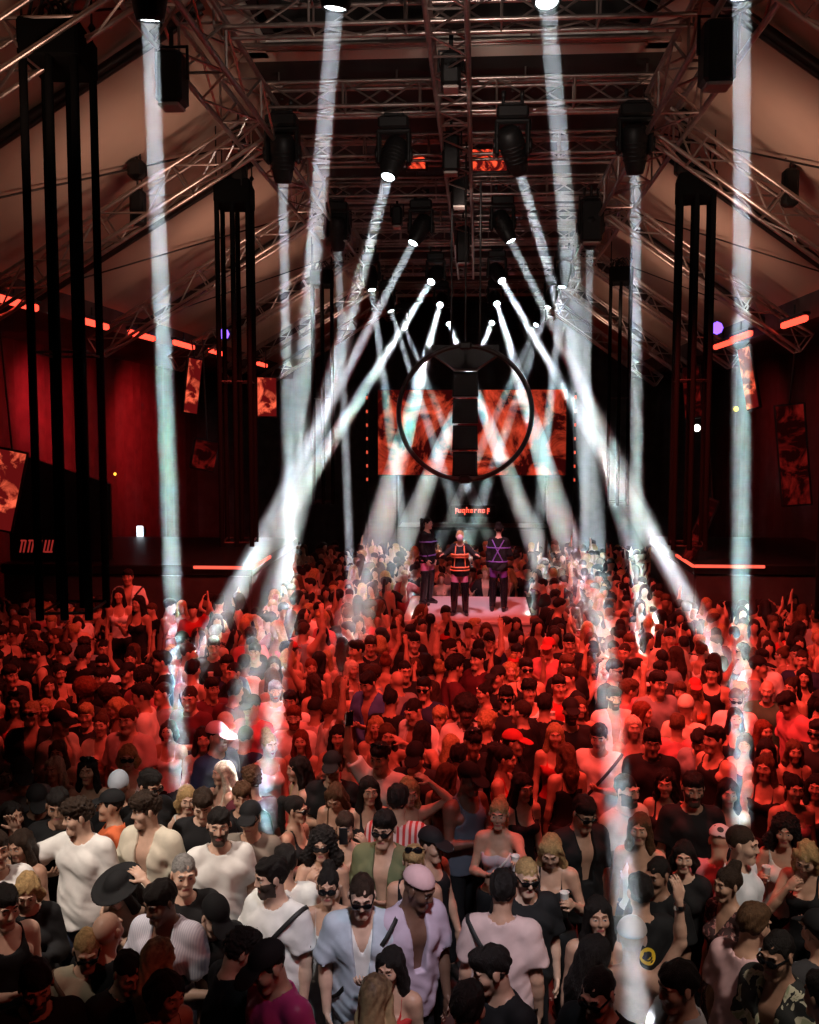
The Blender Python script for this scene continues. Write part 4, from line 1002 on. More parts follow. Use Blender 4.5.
# ------------------------------------------------------------------ labels for the ones without a hand-written one
GN = {'tee': 't-shirt', 'shirt': 'shirt', 'tank': 'vest', 'camisole': 'strappy top', 'dress': 'dress', 'halter': 'halter top', 'longsleeve': 'jacket', 'croptop': 'crop top', 'hoodie': 'hoodie', 'vneck': 'v-neck top'}
HN = {'long': 'long {} hair', 'wavy': 'wavy {} hair', 'pony': '{} ponytail', 'bun': '{} hair tied up', 'bob': '{} bob', 'short': 'short {} hair', 'crop': 'cropped {} hair', 'buzz': 'cropped {} hair', 'curly': 'curly {} hair', 'quiff': '{} quiff', 'fringe': '{} fringe', 'afro': 'big {} curls', 'none': 'shaved head', 'big': 'big {} hair'}
CN = {'pinkwash': 'pale pink', 'palewhite': 'white', 'offwhite': 'off-white', 'bandeau': 'grey', 'nude': 'skin-coloured', 'lblue': 'pale blue'}
MARK = [(s['x'], s['y'], s['ref']) for s in S if s['ref']] + [(465, 612, 'the white podium'), (290, 655, 'the bright left beams'), (592, 620, 'the bright right beam'), (75, 612, 'the tube chandelier on the left'), (712, 640, 'the slanting right beam'), (180, 690, 'the leftmost beam'), (745, 650, 'the right-hand beam')]
MARK += [(s['x'], s['y'], 'the ' + s['label'].split(' in ')[0].split(' with ')[0] + ' in ' + s['label'].split(' in ')[1].split(',')[0].split(' seen')[0]) for s in S if s['label'] and not s['ref'] and ' in ' in s['label'] and len(s['label'].split(' in ')[1].split(',')[0].split()) < 5 and s['y'] < 760 and s['y'] > 600]
used = set()
for s in S:
    if s['label']: used.add(s['label'])
def describe(s):
    k = 'man' if s['sex'] == 'm' else 'woman'; g, c = next((g, c) for g, c in s['cl'].items() if g in GN)
    hair = HN[s['hair']].format(HAIRN[s['hc']]); top = CN.get(c, c) + ' ' + GN[g]; f = (s['face'] + 180) % 360 - 180
    turn = 'from behind' if abs(f) > 115 else 'facing right' if f > 42 else 'facing left' if f < -42 else ''
    hat = next((('white' if s['ex'][h] == 'white' else 'red' if s['ex'][h] == 'redcap' else 'black' if s['ex'][h] == 'black' else s['ex'][h]) + ' ' + h for h in ('cap', 'beanie') if h in s['ex']), '')
    act = 'with arm raised' if 'up' in (s['L'], s['R']) else 'with hand at mouth' if s['R'] == 'mouth' else 'holding a cup' if 'cup' in s['ex'] else 'in sunglasses' if 'sg' in s['ex'] else ''
    near = sorted(MARK, key=lambda m: math.hypot(m[0] - s['x'], (m[1] - s['y']) * 1.2))[:7]
    head = (f'{k} in {hat} and {top}' if hat else f'{k} with {hair} in {top}')
    for tail in ('', turn, act, (turn + ' ' + act).strip()):
        for mx, my, ref in near:
            dx, dy = s['x'] - mx, s['y'] - my
            if dx == 0 and dy == 0: continue
            rel = ('behind' if dy < 0 else 'in front of') if abs(dy) > abs(dx) * 1.1 else ('left of' if dx < 0 else 'right of')
            if ref.endswith(('beam', 'beams')): rel = {'behind': 'beyond', 'in front of': 'below'}.get(rel, rel)
            t = ' '.join(f'{head} {tail} {rel} {ref}'.split())
            if t not in used and len(t.split()) <= 16: return t
    return ' '.join(f'{head} {turn} {act}'.split())
for s in sorted(S, key=lambda s: -s['y']):
    if not s['label']: s['label'] = describe(s); used.add(s['label'])

SIZE_OK = True
for s in S:
    P = person(s)
    tag(P, s['label'], 'person', 'dancers on the podium' if 'dancer' in s['ex'] else 'guests on the dance floor')
for o, k, s in HELD:
    who = s['ref'] or s['label']
    if who.startswith(('man', 'woman', 'young', 'person', 'blonde', 'dark', 'fair', 'brown')): who = 'the ' + who
    w = who.split()[:10 if k == 'phone' else 11]
    if len(w) < len(who.split()):
        while w[-1].strip(',') in ('at', 'her', 'his', 'the', 'holding', 'a', 'behind', 'below', 'beyond', 'bright', 'in', 'right', 'left', 'of', 'seen', 'looking', 'down', 'from', 'front', 'with', 'on', 'and'): w.pop()
    who = ' '.join(w).strip(',')
    tag(o, (f'slim phone held by {who}' if k == 'phone' else f'clear cup held by {who}'), k, 'phones held in the crowd' if k == 'phone' else 'cups held in the crowd')
# ------------------------------------------------------------------ the far crowd, past the three hundred nearest: one countless mass
def mesh_arrays(me):
    v = np.empty(len(me.vertices) * 3, F32); me.vertices.foreach_get('co', v); q = np.empty(len(me.loops), np.int32); me.loops.foreach_get('vertex_index', q)
    return v.reshape(-1, 3), q.reshape(-1, 4)
CM = [skin('l'), skin('m'), skin('t'), hairc('k'), hairc('b'), hairc('y'), cloth('black'), cloth('white'), cloth('rose'), cloth('offwhite'), cloth('grey'), cloth('red'), cloth('maroon')]
VARS = []
for sex, L_, R_, g, hs in (('m', 'down', 'down', 'tee', 'short'), ('m', 'chest', 'down', 'tee', 'curly'), ('m', 'up', 'down', 'tee', 'short'), ('m', 'wave', 'drink', 'shirt', 'quiff'), ('m', 'down', 'phone', 'tank', 'short'), ('f', 'down', 'down', 'camisole', 'long'), ('f', 'down', 'up', 'camisole', 'wavy'), ('f', 'chest', 'drink', 'tank', 'long'), ('f', 'head', 'down', 'halter', 'pony'), ('f', 'photo', 'photo', 'camisole', 'bob')):
    sk = skeleton(sex, 1., .05, 0, 0, (.1, .1, 0), L_, R_); me, V, Q = body_mesh(sk, 'crowd', 'tmp', [])
    gv, gq = mesh_arrays(garment(sk, g, 'crowd', 'tmp', [], 1)); hv, hq = mesh_arrays(hair_mesh(hs, 'crowd', [], 1))
    HM = sk['H'].copy(); HM[:3, :3] *= sk['hs']; hv = hv @ HM[:3, :3].T + HM[:3, 3]
    VV = np.concatenate([V, gv, hv]); QQ = np.concatenate([Q, gq + len(V), hq + len(V) + len(gv)]); kk = np.concatenate([np.zeros(len(Q), int), np.ones(len(gq), int), np.full(len(hq), 2)])
    m = VV[QQ][:, :, 2].mean(1) > .82; QQ, kk = QQ[m], kk[m]; u, inv = np.unique(QQ, return_inverse=True); VARS.append((VV[u], inv.reshape(-1, 4).astype(np.int32), kk))
CV, CQ, CI, nb = [], [], [], 0; y = Y_END - .1; cr = random.Random(5); NCROWD = 0
while y < 24.2:
    xs = [at_y(k, 600, y).x for k in (-10, 829)]; x = xs[0]
    while x < xs[1]:
        px, py = x + cr.uniform(-.13, .13), y + cr.uniform(-.12, .12)
        if in_hall(px, py) and all((px - a) ** 2 + (py - b) ** 2 > .152 for a, b in placed[-260:]):
            placed.append((px, py)); v, q, k = cr.choice(VARS); sc = cr.uniform(.86, .98); a = math.radians(cr.choice((0, 10, -15, 30, -40, 90, -90, 170)) + cr.uniform(-9, 9))
            Rz = rotm(0, 0, a).astype(F32); CV.append((v * sc) @ Rz.T + np.array([px, py, 0], F32)); CQ.append(q + nb); nb += len(v); NCROWD += 1
            sk_, hr, tp = cr.choice((0, 0, 1, 1, 2)), cr.choice((3, 3, 3, 4, 5)), cr.choice((6, 6, 6, 6, 7, 8, 9, 10, 11, 12)); CI.append(np.array([sk_, tp, hr])[k])
        x += .15
    y += .14
cw = put(bpy.data.objects.new('crowd', mesh_from('crowd', np.concatenate(CV), np.concatenate(CQ), CM, np.concatenate(CI))))
tag(cw, 'dense red-lit crowd filling the far dance floor around the podium', 'crowd', kind='stuff')
print('individuals', len(S), 'crowd', NCROWD, 'Y_END', Y_END, 'verts', nb)
# ------------------------------------------------------------------ the hall
BLACKW = principled('black_drape', (.05, .042, .042), .9, noise=(3, .3), bump=(12, .3)); FLOORM = principled('dark_floor', (.03, .027, .026), .5, noise=(4, .3))
FABRIC = principled('tent_fabric', (.46, .33, .26), .8, noise=(.7, .12), bump=(1.6, .25)); CREAM = principled('cream_frame', (.72, .66, .58), .6); CEILM = principled('dark_ceiling', (.035, .030, .028), .8, noise=(1.2, .3))
ALU = principled('truss_aluminium', (.40, .33, .30), .34, .9, noise=(14, .15)); DARKSTEEL = principled('dark_steel', (.045, .035, .033), .45, .6); BLK = principled('black_metal', (.010, .009, .009), .5, .2); MATTE = principled('matte_black', (.004, .004, .004), .9, spec=.04); PLASTIC = principled('black_plastic', (.007, .0065, .0065), .5, spec=.25)
def struct(name, m, mat): return tag(m.build(name, mat), kind='structure')
XL, XR, YB = -9., 7.2, 31.6
def slab(name, c, d, mat): m = MB(); m.box(c, d); return struct(name, m, mat)
slab('floor', ((XL + XR) / 2, 14, -.05), (XR - XL, 36, .1), FLOORM)
def drape(name, x0, y0, x1, y1, z1):
    m = MB(); n = int(math.hypot(x1 - x0, y1 - y0) * 5); dx, dy = (x1 - x0) / n, (y1 - y0) / n; L = math.hypot(dx, dy); nx, ny = -dy / L, dx / L; P = []
    for i in range(n + 1):
        o = .05 * math.sin(i * 1.9) + .03 * math.sin(i * .83)
        for z in (0, z1): P.append((x0 + dx * i + nx * o, y0 + dy * i + ny * o, z))
    for i in range(n + 1):
        for z in (0, z1): P.append((x0 + dx * i + nx * .25, y0 + dy * i + ny * .25, z))
    k = 2 * (n + 1); F = []
    for i in range(n): a = 2 * i; F += [(a, a + 2, a + 3, a + 1), (k + a + 1, k + a + 3, k + a + 2, k + a), (a + 1, a + 3, k + a + 3, k + a + 1)]
    m.add(P, F, True); return struct(name, m, BLACKW)
drape('wall_left', XL, -4, XL, YB, 6.4); drape('wall_back', XL, YB, XR, YB, 8.4); drape('wall_right', XR, YB, XR, -4, 6.4)
# roof: fabric slopes, a flat dark middle with an opening framed in cream near the balcony
EX, EZ, IXL, IXR, IZ = (-6.0, 4.9), 6.2, -2.45, 1.95, 8.3
def fabric(name, xe, xi):
    m = MB(); P = []; F = []; ny, nx = 36, 8
    for j in range(ny + 1):
        y = -4 + 36 * j / ny
        for i in range(nx + 1):
            t = i / nx; sag = -.10 * math.sin(PI * t) * (1 - .6 * abs(math.sin((y - 9.05) * PI / 4.05)))
            P.append((xe + (xi - xe) * t, y, EZ + (IZ - EZ) * t + sag))
    for j in range(ny):
        for i in range(nx): a = j * (nx + 1) + i; F.append((a, a + 1, a + nx + 2, a + nx + 1))
    k = len(P); P += [(x, y, z + .04) for x, y, z in P]; F += [tuple(k + q for q in reversed(f)) for f in F]
    m.add(P, F, True); return struct(name, m, FABRIC)
fabric('roof_left', EX[0], IXL); fabric('roof_right', EX[1], IXR)
m = MB(); m.box(((IXL + IXR) / 2, 21.4, IZ + .05), (IXR - IXL + .3, 21.4, .1)); struct('ceiling', m, CEILM)
OY = 10.7
m = MB(); m.box(((IXL + IXR) / 2, OY - .13, IZ - .02), (IXR - IXL + .1, .26, .12)); m.box((IXL + .14, 3.2, IZ - .02), (.28, 14.8, .12)); m.box((IXR - .14, 3.2, IZ - .02), (.28, 14.8, .12)); m.box(((IXL + IXR) / 2, 7.0, IZ + .05), (IXR - IXL - .5, .12, .1)); struct('trim_1', m, CREAM)
m = MB(); m.box(((IXL + IXR) / 2, OY - .5, IZ + .35), (IXR - IXL - .5, .10, .62)); m.box((IXL + .45, 3.2, IZ + .35), (.1, 14.8, .62)); m.box((IXR - .45, 3.2, IZ + .35), (.1, 14.8, .62)); m.box(((IXL + IXR) / 2, 3.2, IZ + .70), (IXR - IXL - .5, 15, .08))
for y in (9.2, 7.6, 5.6): m.box(((IXL + IXR) / 2, y, IZ + .55), (IXR - IXL - .6, .14, .2))
struct('ceiling_recess', m, CEILM)
# eaves: dark fascia and the low black ceiling of the side aisles
for nm, xe, xw in (('left', EX[0], XL), ('right', EX[1], XR)):
    m = MB(); m.box((xe, 14, EZ + .02), (.35, 36, .55)); m.box(((xe + xw) / 2, 14, EZ - .02), (abs(xw - xe), 36, .12)); struct('ceiling_aisle_' + nm, m, BLACKW)
# rafters under the fabric: dark beams and bracing cables
def slope_pt(side, t, y, drop):
    xe, xi = (EX[0], IXL) if side < 0 else (EX[1], IXR); return Vector((xe + (xi - xe) * t, y, EZ + (IZ - EZ) * t - drop))
for i, y in enumerate((5.0, 9.05, 13.1, 17.1, 21.1, 25.2)):
    for sd in (-1, 1):
        m = MB(); a, b = slope_pt(sd, .02, y, .16), slope_pt(sd, 1, y, .16)
        m.path([a, b], .055, 8); m.path([a + Vector((0, 0, -.07)), b + Vector((0, 0, -.07))], .025, 6)
        tag(m.build('tent_rafter', DARKSTEEL), ('dark tent beam under the ' + ('left' if sd < 0 else 'right') + ' roof slope, ' + ('first', 'second', 'third', 'fourth', 'fifth', 'sixth')[i] + ' from the balcony'), 'beam', 'dark tent beams under the fabric')
        if i < 4:
            m = MB(); m.tube(slope_pt(sd, .16, y + .4, .12), slope_pt(sd, .90, y + 3.6, .14), .012, n=6)
            tag(m.build('bracing_cable', DARKSTEEL), ('thin bracing cable across the ' + ('left' if sd < 0 else 'right') + ' roof slope, ' + ('first', 'second', 'third', 'fourth')[i] + ' bay from the balcony'), 'cable', 'roof bracing cables')
# trusses
def truss(a, b, w, label, group, bay=.45, rt=.024, mat=ALU, up=(0, 0, 1)):
    a, b = Vector(a), Vector(b); d = (b - a).normalized(); s = d.cross(Vector(up)).normalized(); u = s.cross(d).normalized(); L = (b - a).length
    r = empty('lighting_truss', (a + b) / 2, (0, 0, 0), label, 'truss', group); o = (a + b) / 2; h = w / 2; C4 = [s * i * h + u * j * h for i, j in ((-1, -1), (1, -1), (1, 1), (-1, 1))]
    for c in C4: m = MB(); m.tube(a + c - o, b + c - o, rt, n=8); m.build('chord', mat, r)
    n = max(2, int(L / bay)); m = MB()
    for f in range(4):
        p, q = C4[f], C4[(f + 1) % 4]
        for k in range(n):
            x, y = (p, q) if k % 2 else (q, p); m.tube(a + d * (L * k / n) + x - o, a + d * (L * (k + 1) / n) + y - o, rt * .5, n=5, caps=False)
    for k in range(0, n + 1, 2):
        for f in range(4): m.tube(a + d * (L * k / n) + C4[f] - o, a + d * (L * k / n) + C4[(f + 1) % 4] - o, rt * .5, n=5, caps=False)
    m.build('lacing', mat, r); return r
for i, y in enumerate((7.3, 11.3, 15.3, 19.3, 23.3, 27.2)):
    n_ = ('nearest', 'second', 'third', 'fourth', 'fifth', 'sixth')[i]
    for sd in (-1, 1): truss(slope_pt(sd, .03, y, .62), slope_pt(sd, 1.0, y, .62), .30, f'sloping aluminium truss under the {"left" if sd < 0 else "right"} roof slope, {n_} from the balcony', 'sloping roof trusses')
truss((-2.42, -1, 7.72), (-2.42, 29.5, 7.72), .42, 'long aluminium truss running down the left edge of the flat ceiling', 'lengthwise trusses', .7, .027)
truss((1.98, -1, 7.72), (1.98, 29.5, 7.72), .42, 'long aluminium truss running down the right edge of the flat ceiling', 'lengthwise trusses', .7, .027)
truss((-.26, -1, 7.78), (-.26, 22, 7.78), .32, 'long aluminium truss down the middle of the ceiling', 'lengthwise trusses', .5, .022)
ROWS = [6.75, 11.2, 15.4, 19.3, 23., 26.6]
for i, y in enumerate(ROWS + [9.0, 13.2, 17.4]):
    truss((-2.3, y, 8.0), (1.85, y, 8.0), .26, ('aluminium cross truss over the dance floor, ' + ('nearest the balcony', 'second lamp row', 'third lamp row', 'fourth lamp row', 'fifth lamp row', 'last lamp row', 'between first and second lamp rows', 'between second and third lamp rows', 'between third and fourth lamp rows')[i]), 'cross trusses', .4, .022)
for i in range(16):
    y = 10.1 + i * 1.15; m = MB(); m.tube((-2.35, y, 8.16), (1.9, y, 8.16), .03, n=8); m.tube((-2.35, y + .25, 8.22), (1.9, y + .25, 8.22), .018, n=6)
    for x in (-2.2, -.9, .5, 1.8): m.tube((x, y, 8.16), (x, y, 8.30), .012, n=6); m.tube((x, y, 8.17), (x, y + .25, 8.22), .010, n=6)
    tag(m.build('hanging_pipe', ALU), f'thin silver pipe across the ceiling, number {i + 1} counted from the balcony', 'pipe', 'thin pipes across the ceiling')

# ------------------------------------------------------------------ moving head lamps and their beams
def volume(name, density, col=(1, 1, 1)):
    if name in MATS: return MATS[name]
    m = bpy.data.materials.new(name); N, L = nt(m); N.remove(N['Principled BSDF']); v = N.new('ShaderNodeVolumeScatter'); v.inputs['Color'].default_value = (*col, 1); v.inputs['Density'].default_value = density; v.inputs['Anisotropy'].default_value = 0.
    L.new(v.outputs[0], N['Material Output'].inputs['Volume']); MATS[name] = m; return m
LENSM = emissive('lamp_lens', (.85, .95, 1.), 7.); HAZE = volume('beam_haze', .12, (.90, .96, 1.)); HAZE2 = volume('beam_haze_far', .20, (.90, .96, 1.))
mb = MB(); mb.box((0, 0, .07), (.34, .26, .14), None, .025); mb.box((0, 0, .155), (.22, .16, .04), None, .012); BASE = mb.mesh('base', PLASTIC)
mb = MB()
for s in (-1, 1):
    mb.box((s * .165, 0, -.19), (.05, .16, .36), None, .02); mb.lathe([(.02, 0), (.075, .0), (.075, .03), (.02, .03)], 16, Matrix.Translation((s * .19 - .015, 0, -.26)) @ Matrix.Rotation(PI / 2, 4, 'Y'))
mb.box((0, 0, -.02), (.38, .18, .06), None, .02); YOKE = mb.mesh('yoke', PLASTIC)
mb = MB(); mb.lathe([(.02, .20), (.09, .195), (.125, .16), (.14, .06), (.135, -.06), (.122, -.16), (.10, -.27), (.088, -.31), (.080, -.31), (.078, -.29)], 24)
for k in range(5): mb.lathe([(.141 - .004 * k, .03 - .045 * k), (.147 - .004 * k, .02 - .045 * k), (.141 - .004 * k, .01 - .045 * k)], 24, cap=False)
HEAD = mb.mesh('lamp_head', PLASTIC)
mb = MB(); mb.lathe([(.001, -.300), (.04, -.302), (.072, -.298), (.074, -.292), (.001, -.290)], 20); LENSME = mb.mesh('lens', LENSM)
mb = MB()
for s in (-1, 1): mb.tube((s * .1, 0, .17), (s * .1, 0, .24), .018, n=8); mb.lathe([(.03, -.02), (.045, -.02), (.045, .02), (.03, .02)], 12, Matrix.Translation((s * .1, 0, .27)) @ Matrix.Rotation(PI / 2, 4, 'Y'))
CLAMP = mb.mesh('clamp', BLK)
BEAMW = 3.7
def lamp(lx, ly, row, ex, ey, r1, power, label, scale=1., r0=.058, zend=1.55, group='moving head lamps on the cross trusses'):
    """lens at photo point (lx, ly) in lamp row ROW; beam meets head height at photo point (ex, ey)"""
    P0 = at_y(lx, ly, row); P1 = at_z(ex, ey, zend); d = (P1 - P0).normalized(); Lh = (P1 - P0).length
    c = P0 - d * .30 * scale  # tilt axis of the head
    root = empty('moving_head_lamp', (c.x, c.y, c.z + .26 * scale), (0, 0, 0), label, 'stage lamp', group); root.scale = (scale,) * 3
    for nm, me in (('base', BASE), ('yoke', YOKE), ('clamp', CLAMP)): put(bpy.data.objects.new(nm, me), root)
    q = (-d).to_track_quat('Z', 'Y'); M = Matrix.Translation((0, 0, -.26)) @ q.to_matrix().to_4x4()
    o = put(bpy.data.objects.new('lamp_head', HEAD), root); o.matrix_basis = M
    l = put(bpy.data.objects.new('lens', LENSME), o)
    mb = MB(); mb.tube(root.location * 0 + Vector((0, 0, .3)), (0, 0, max(.32, (7.9 - root.location.z) / scale)), .016, n=6); mb.build('drop_pipe', BLK, root)
    # beam to the floor
    Lf = Lh + zend / max(-d.z, .05); Lf = min(Lf, Lh * 1.35); r_end = r0 + (r1 - r0) * Lf / Lh
    sd = bpy.data.lights.new('beam_light', 'AREA'); tan = max((r1 - r0) / Lh, .002); sd.shape = 'DISK'; sd.size = 2 * r0; sd.spread = 2 * math.atan(tan) * 1.6; sd.energy = BEAMW * power; sd.color = (.92, .965, 1.)
    sd.use_nodes = True; N, L = sd.node_tree.nodes, sd.node_tree.links; f = N.new('ShaderNodeLightFalloff'); f.inputs['Strength'].default_value = 1.; f.inputs['Smooth'].default_value = 0.
    k1 = N.new('ShaderNodeMath'); k1.operation = 'MULTIPLY_ADD'; k1.inputs[1].default_value = .45; L.new(f.outputs['Linear'], k1.inputs[0]); L.new(f.outputs['Quadratic'], k1.inputs[2]); L.new(k1.outputs[0], N['Emission'].inputs['Strength'])
    lo = put(bpy.data.objects.new('beam_light', sd), None, P0 + d * .02); lo.rotation_euler = d.to_track_quat('-Z', 'Y').to_euler()
    mb = MB(); st = [0, .05, .15, .35, .6, 1.]; mb.path([Vector((0, 0, -.30)) - Vector((0, 0, Lf * t / scale)) for t in st], [(r0 + tan * Lf * t) * 1.12 / scale for t in st], 20)
    b = mb.build('light_beam', HAZE2 if row > 18 else HAZE, o)
    return root
BEAMS = [(150, 20, 0, 180, 772, .085, 1.0, 'left outer lamp nearest the balcony, beam straight down'), (335, 8, 0, 266, 800, .09, .85, 'left inner lamp nearest the balcony, beam straight down'), (547, 2, 0, 633, 975, .085, .62, 'right inner lamp nearest the balcony, beam straight down'), (742, -2, 0, 741, 800, .085, .9, 'right outer lamp nearest the balcony, beam straight down'),
    (283, 182, 1, 291, 640, .10, .75, 'left outer lamp in the second row, beam straight down'), (388, 177, 1, 231, 752, .15, 1.0, 'left inner lamp in the second row, beam slanting left'), (520, 172, 1, 650, 615, .13, .9, 'right inner lamp in the second row, beam slanting right'), (635, 173, 1, 638, 640, .10, .8, 'right outer lamp in the second row, beam straight down'),
    (338, 250, 2, 351, 590, .09, .45, 'left outer lamp in the third row, thin beam'), (413, 243, 2, 205, 645, .14, .9, 'left inner lamp in the third row, beam slanting left'), (511, 241, 2, 702, 630, .13, .8, 'right inner lamp in the third row, beam slanting right'), (590, 247, 2, 583, 580, .09, .4, 'right outer lamp in the third row, thin beam'),
    (372, 290, 3, 411, 590, .12, .55, 'left outer lamp in the fourth row, thin beam to the podium'), (431, 282, 3, 196, 660, .16, 1.3, 'left inner lamp in the fourth row, long beam slanting left'), (502, 281, 3, 714, 645, .16, 1.3, 'right inner lamp in the fourth row, long beam slanting right'), (562, 287, 3, 531, 590, .12, .5, 'right outer lamp in the fourth row, thin beam to the podium'),
    (391, 311, 4, 472, 560, .14, .5, 'left outer lamp in the fifth row, thin crossing beam'), (440, 305, 4, 351, 635, .25, 1.9, 'left inner lamp in the fifth row, broad beam'), (497, 304, 4, 592, 625, .25, 1.9, 'right inner lamp in the fifth row, broad beam'), (548, 307, 4, 462, 560, .14, .5, 'right outer lamp in the fifth row, thin crossing beam'),
    (405, 328, 5, 496, 555, .14, .35, 'left outer lamp in the last row, faint crossing beam'), (449, 324, 5, 548, 575, .24, 1.8, 'left inner lamp in the last row, beam crossing to the right'), (492, 323, 5, 390, 575, .24, 1.8, 'right inner lamp in the last row, beam crossing to the left'), (536, 325, 5, 434, 555, .14, .35, 'right outer lamp in the last row, faint crossing beam')]
for lx, ly, rw, ex, ey, r1, pw, lb in BEAMS: lamp(lx, ly, ROWS[rw], ex, ey, r1, pw, 'black moving head lamp, ' + lb)

# unlit boxes hung about the rig
def blinder(p, label, w=.34, h=.5):
    r = empty('blinder_lamp', p, (0, 0, 0), label, 'stage lamp', 'unlit lamps hung from the trusses'); m = MB(); m.box((0, 0, 0), (w, .26, h), None, .03); m.build('housing', PLASTIC, r)
    m = MB(); m.box((0, -.02, -h / 2 - .012), (w * .8, .2, .03), None, .008); m.build('front_lens', principled('grey_lens', (.42, .36, .33), .2), r)
    m = MB(); m.path([(-w / 2 - .02, 0, 0), (-w / 2 - .02, 0, h * .62), (w / 2 + .02, 0, h * .62), (w / 2 + .02, 0, 0)], .016, 6); m.tube((0, 0, h * .62), (0, 0, h * .62 + .15), .02); m.build('bracket', BLK, r)
for px, py, y, lb, w, h in ((172, 80, 8.3, 'black unlit lamp on the left long truss nearest the balcony', .22, .42), (717, 55, 8.0, 'black unlit lamp on the right long truss nearest the balcony', .24, .46), (451, 72, 9.4, 'black blinder on the middle truss nearest the balcony', .18, .30), (451, 155, 12., 'black blinder on the middle truss, second from the balcony', .2, .42), (459, 192, 14., 'black blinder on the middle truss, third from the balcony', .2, .40), (463, 245, 17., 'black blinder on the middle truss, fourth from the balcony', .22, .6), (591, 222, 15.2, 'black unlit lamp beside the right thin beam', .3, .6), (397, 217, 15.8, 'small black box between the left lamp rows', .16, .3), (340, 228, 15.4, 'black unlit lamp at the left end of the third row', .3, .4)): blinder(at_y(px, py, y), lb, w, h)
def hoist(p, label):
    r = empty('chain_hoist', p, (0, 0, 0), label, 'hoist', 'chain hoists hung from the roof trusses'); m = MB(); m.box((0, 0, 0), (.16, .16, .40), None, .03); m.build('motor', PLASTIC, r); m = MB(); m.box((0, 0, .42), (.20, .18, .22), None, .05); m.build('chain_bag', BLK, r); m = MB(); m.tube((0, 0, .2), (0, 0, .9), .012); m.tube((.05, 0, .2), (.03, 0, .9), .010); m.build('chain', DARKSTEEL, r)
hoist(at_y(138, 208, 11.3), 'black chain hoist hanging from the left roof truss'); hoist(at_y(790, 188, 11.3), 'black chain hoist hanging from the right roof truss'); hoist(at_y(239, 172, 11.9), 'black chain hoist above the left middle tube chandelier'); hoist(at_y(682, 158, 11.9), 'black chain hoist above the right middle tube chandelier')

# tube chandeliers
def chandelier(x, y, label, zt=7.02, zb=2.97, w=.36, dp=.52):
    r = empty('tube_chandelier', (x, y, zb), (0, 0, .12 if x < 0 else -.12), label, 'chandelier', 'tube chandeliers down both sides'); H = zt - zb
    m = MB(); m.box((0, 0, H + .16), (w + .07, dp + .07, .28), None, .02); m.build('ballast_box', MATTE, r)
    for i, (a, b) in enumerate(((-1, -1), (0, -1), (1, -1), (1, 1), (0, 1), (-1, 1))):
        m = MB(); m.tube((a * w / 2, b * dp / 2, 0), (a * w / 2, b * dp / 2, H + .05), .030, n=12); m.build('tube', MATTE, r)
    for z, rr in ((.05, .012), (H * .49, .010)):
        m = MB(); m.path([(p * w / 2, q * dp / 2, z) for p, q in ((-1, -1), (1, -1), (1, 1), (-1, 1), (-1, -1))], rr, 6); m.build('spacer_frame', DARKSTEEL, r)
    cr_ = random.Random(int(x * 10 + y * 7))
    for k in range(9):
        a = cr_.uniform(-w / 2, w / 2 - .18); b = cr_.uniform(-dp / 2, dp / 2); m = MB(); m.path([(a, b, H + .3), (a + .03, b, H + .42), (a + .10, b + .02, H + .46), (a + .16, b + .03, H + .38), (a + .18, b + .04, H + .3)], .012, 6); m.build('cable_loop', BLK, r)
    for a, b in ((-1, -1), (1, -1), (1, 1), (-1, 1)): m = MB(); m.tube((a * w / 2, b * dp / 2, H + .3), (a * w / 2, b * dp / 2, H + 1.0), .009, n=6); m.lathe([(.012, -.03), (.03, 0), (.012, .03)], 10, Matrix.Translation((a * w / 2, b * dp / 2, H + .42))); m.build('suspension_wire', BLK, r)
for x, y, l in ((-3.10, 7.45, 'black tube chandelier nearest the balcony on the left'), (2.72, 7.35, 'black tube chandelier nearest the balcony, cut by the right edge'), (-2.92, 12.1, 'black tube chandelier in the middle of the left side'), (2.52, 12.1, 'black tube chandelier in the middle of the right side'), (-2.92, 18.9, 'far black tube chandelier behind the left beams'), (2.62, 18.9, 'far black tube chandelier behind the right beams')): chandelier(x, y, l)

# hoop and loudspeaker column on the middle axis
c = at_y(465, 413, 13.0); r = empty('aerial_hoop', c, (0, 0, 0), 'large dark hoop hanging above the dance floor around the loudspeaker column', 'hoop')
m = MB(); m.path([(.86 * math.cos(a), 0, .86 * math.sin(a)) for a in [2 * PI * k / 64 for k in range(65)]], .033, 10); m.build('ring', DARKSTEEL, r)
m = MB(); m.box((0, 0, -.86), (.16, .10, .10), None, .02); m.build('joint_block', BLK, r); m = MB(); m.box((0, 0, .86), (.16, .10, .10), None, .02); m.build('joint_block', BLK, r); m = MB(); m.tube((0, 0, .9), (0, 0, 8.0 - c.z), .012); m.build('hanging_wire', BLK, r)
c = at_y(465.5, 372, 14.2); r = empty('line_array', c, (0, 0, 0), 'black column of stacked loudspeakers hanging inside the hoop', 'loudspeaker')
for k in range(4):
    m = MB(); z = -.18 - k * .37; w = .36; m.prism([(-w / 2, -.17), (w / 2, -.17), (w / 2 - .012, .17), (-w / 2 + .012, .17)], -.22, .22, Matrix.Translation((0, k * k * .012, z))); cab = m.build('cabinet', PLASTIC, r); m = MB(); m.box((0, -.225 + k * k * .012, z), (w * .86, .015, .30), None, .004); m.build('grille', principled('speaker_grille', (.02, .018, .018), .6, .3), cab)
m = MB(); m.prism([(-.46, .30), (.46, .30), (.46, .18), (.16, -.02), (-.16, -.02), (-.46, .18)], -.3, .3, Matrix.Translation((0, 0, .05))); m.build('flying_frame', BLK, r); m = MB(); m.tube((-.2, 0, .3), (-.2, 0, 7.8 - c.z), .014); m.tube((.2, 0, .3), (.2, 0, 7.8 - c.z), .014); m.build('hanging_chain', BLK, r)

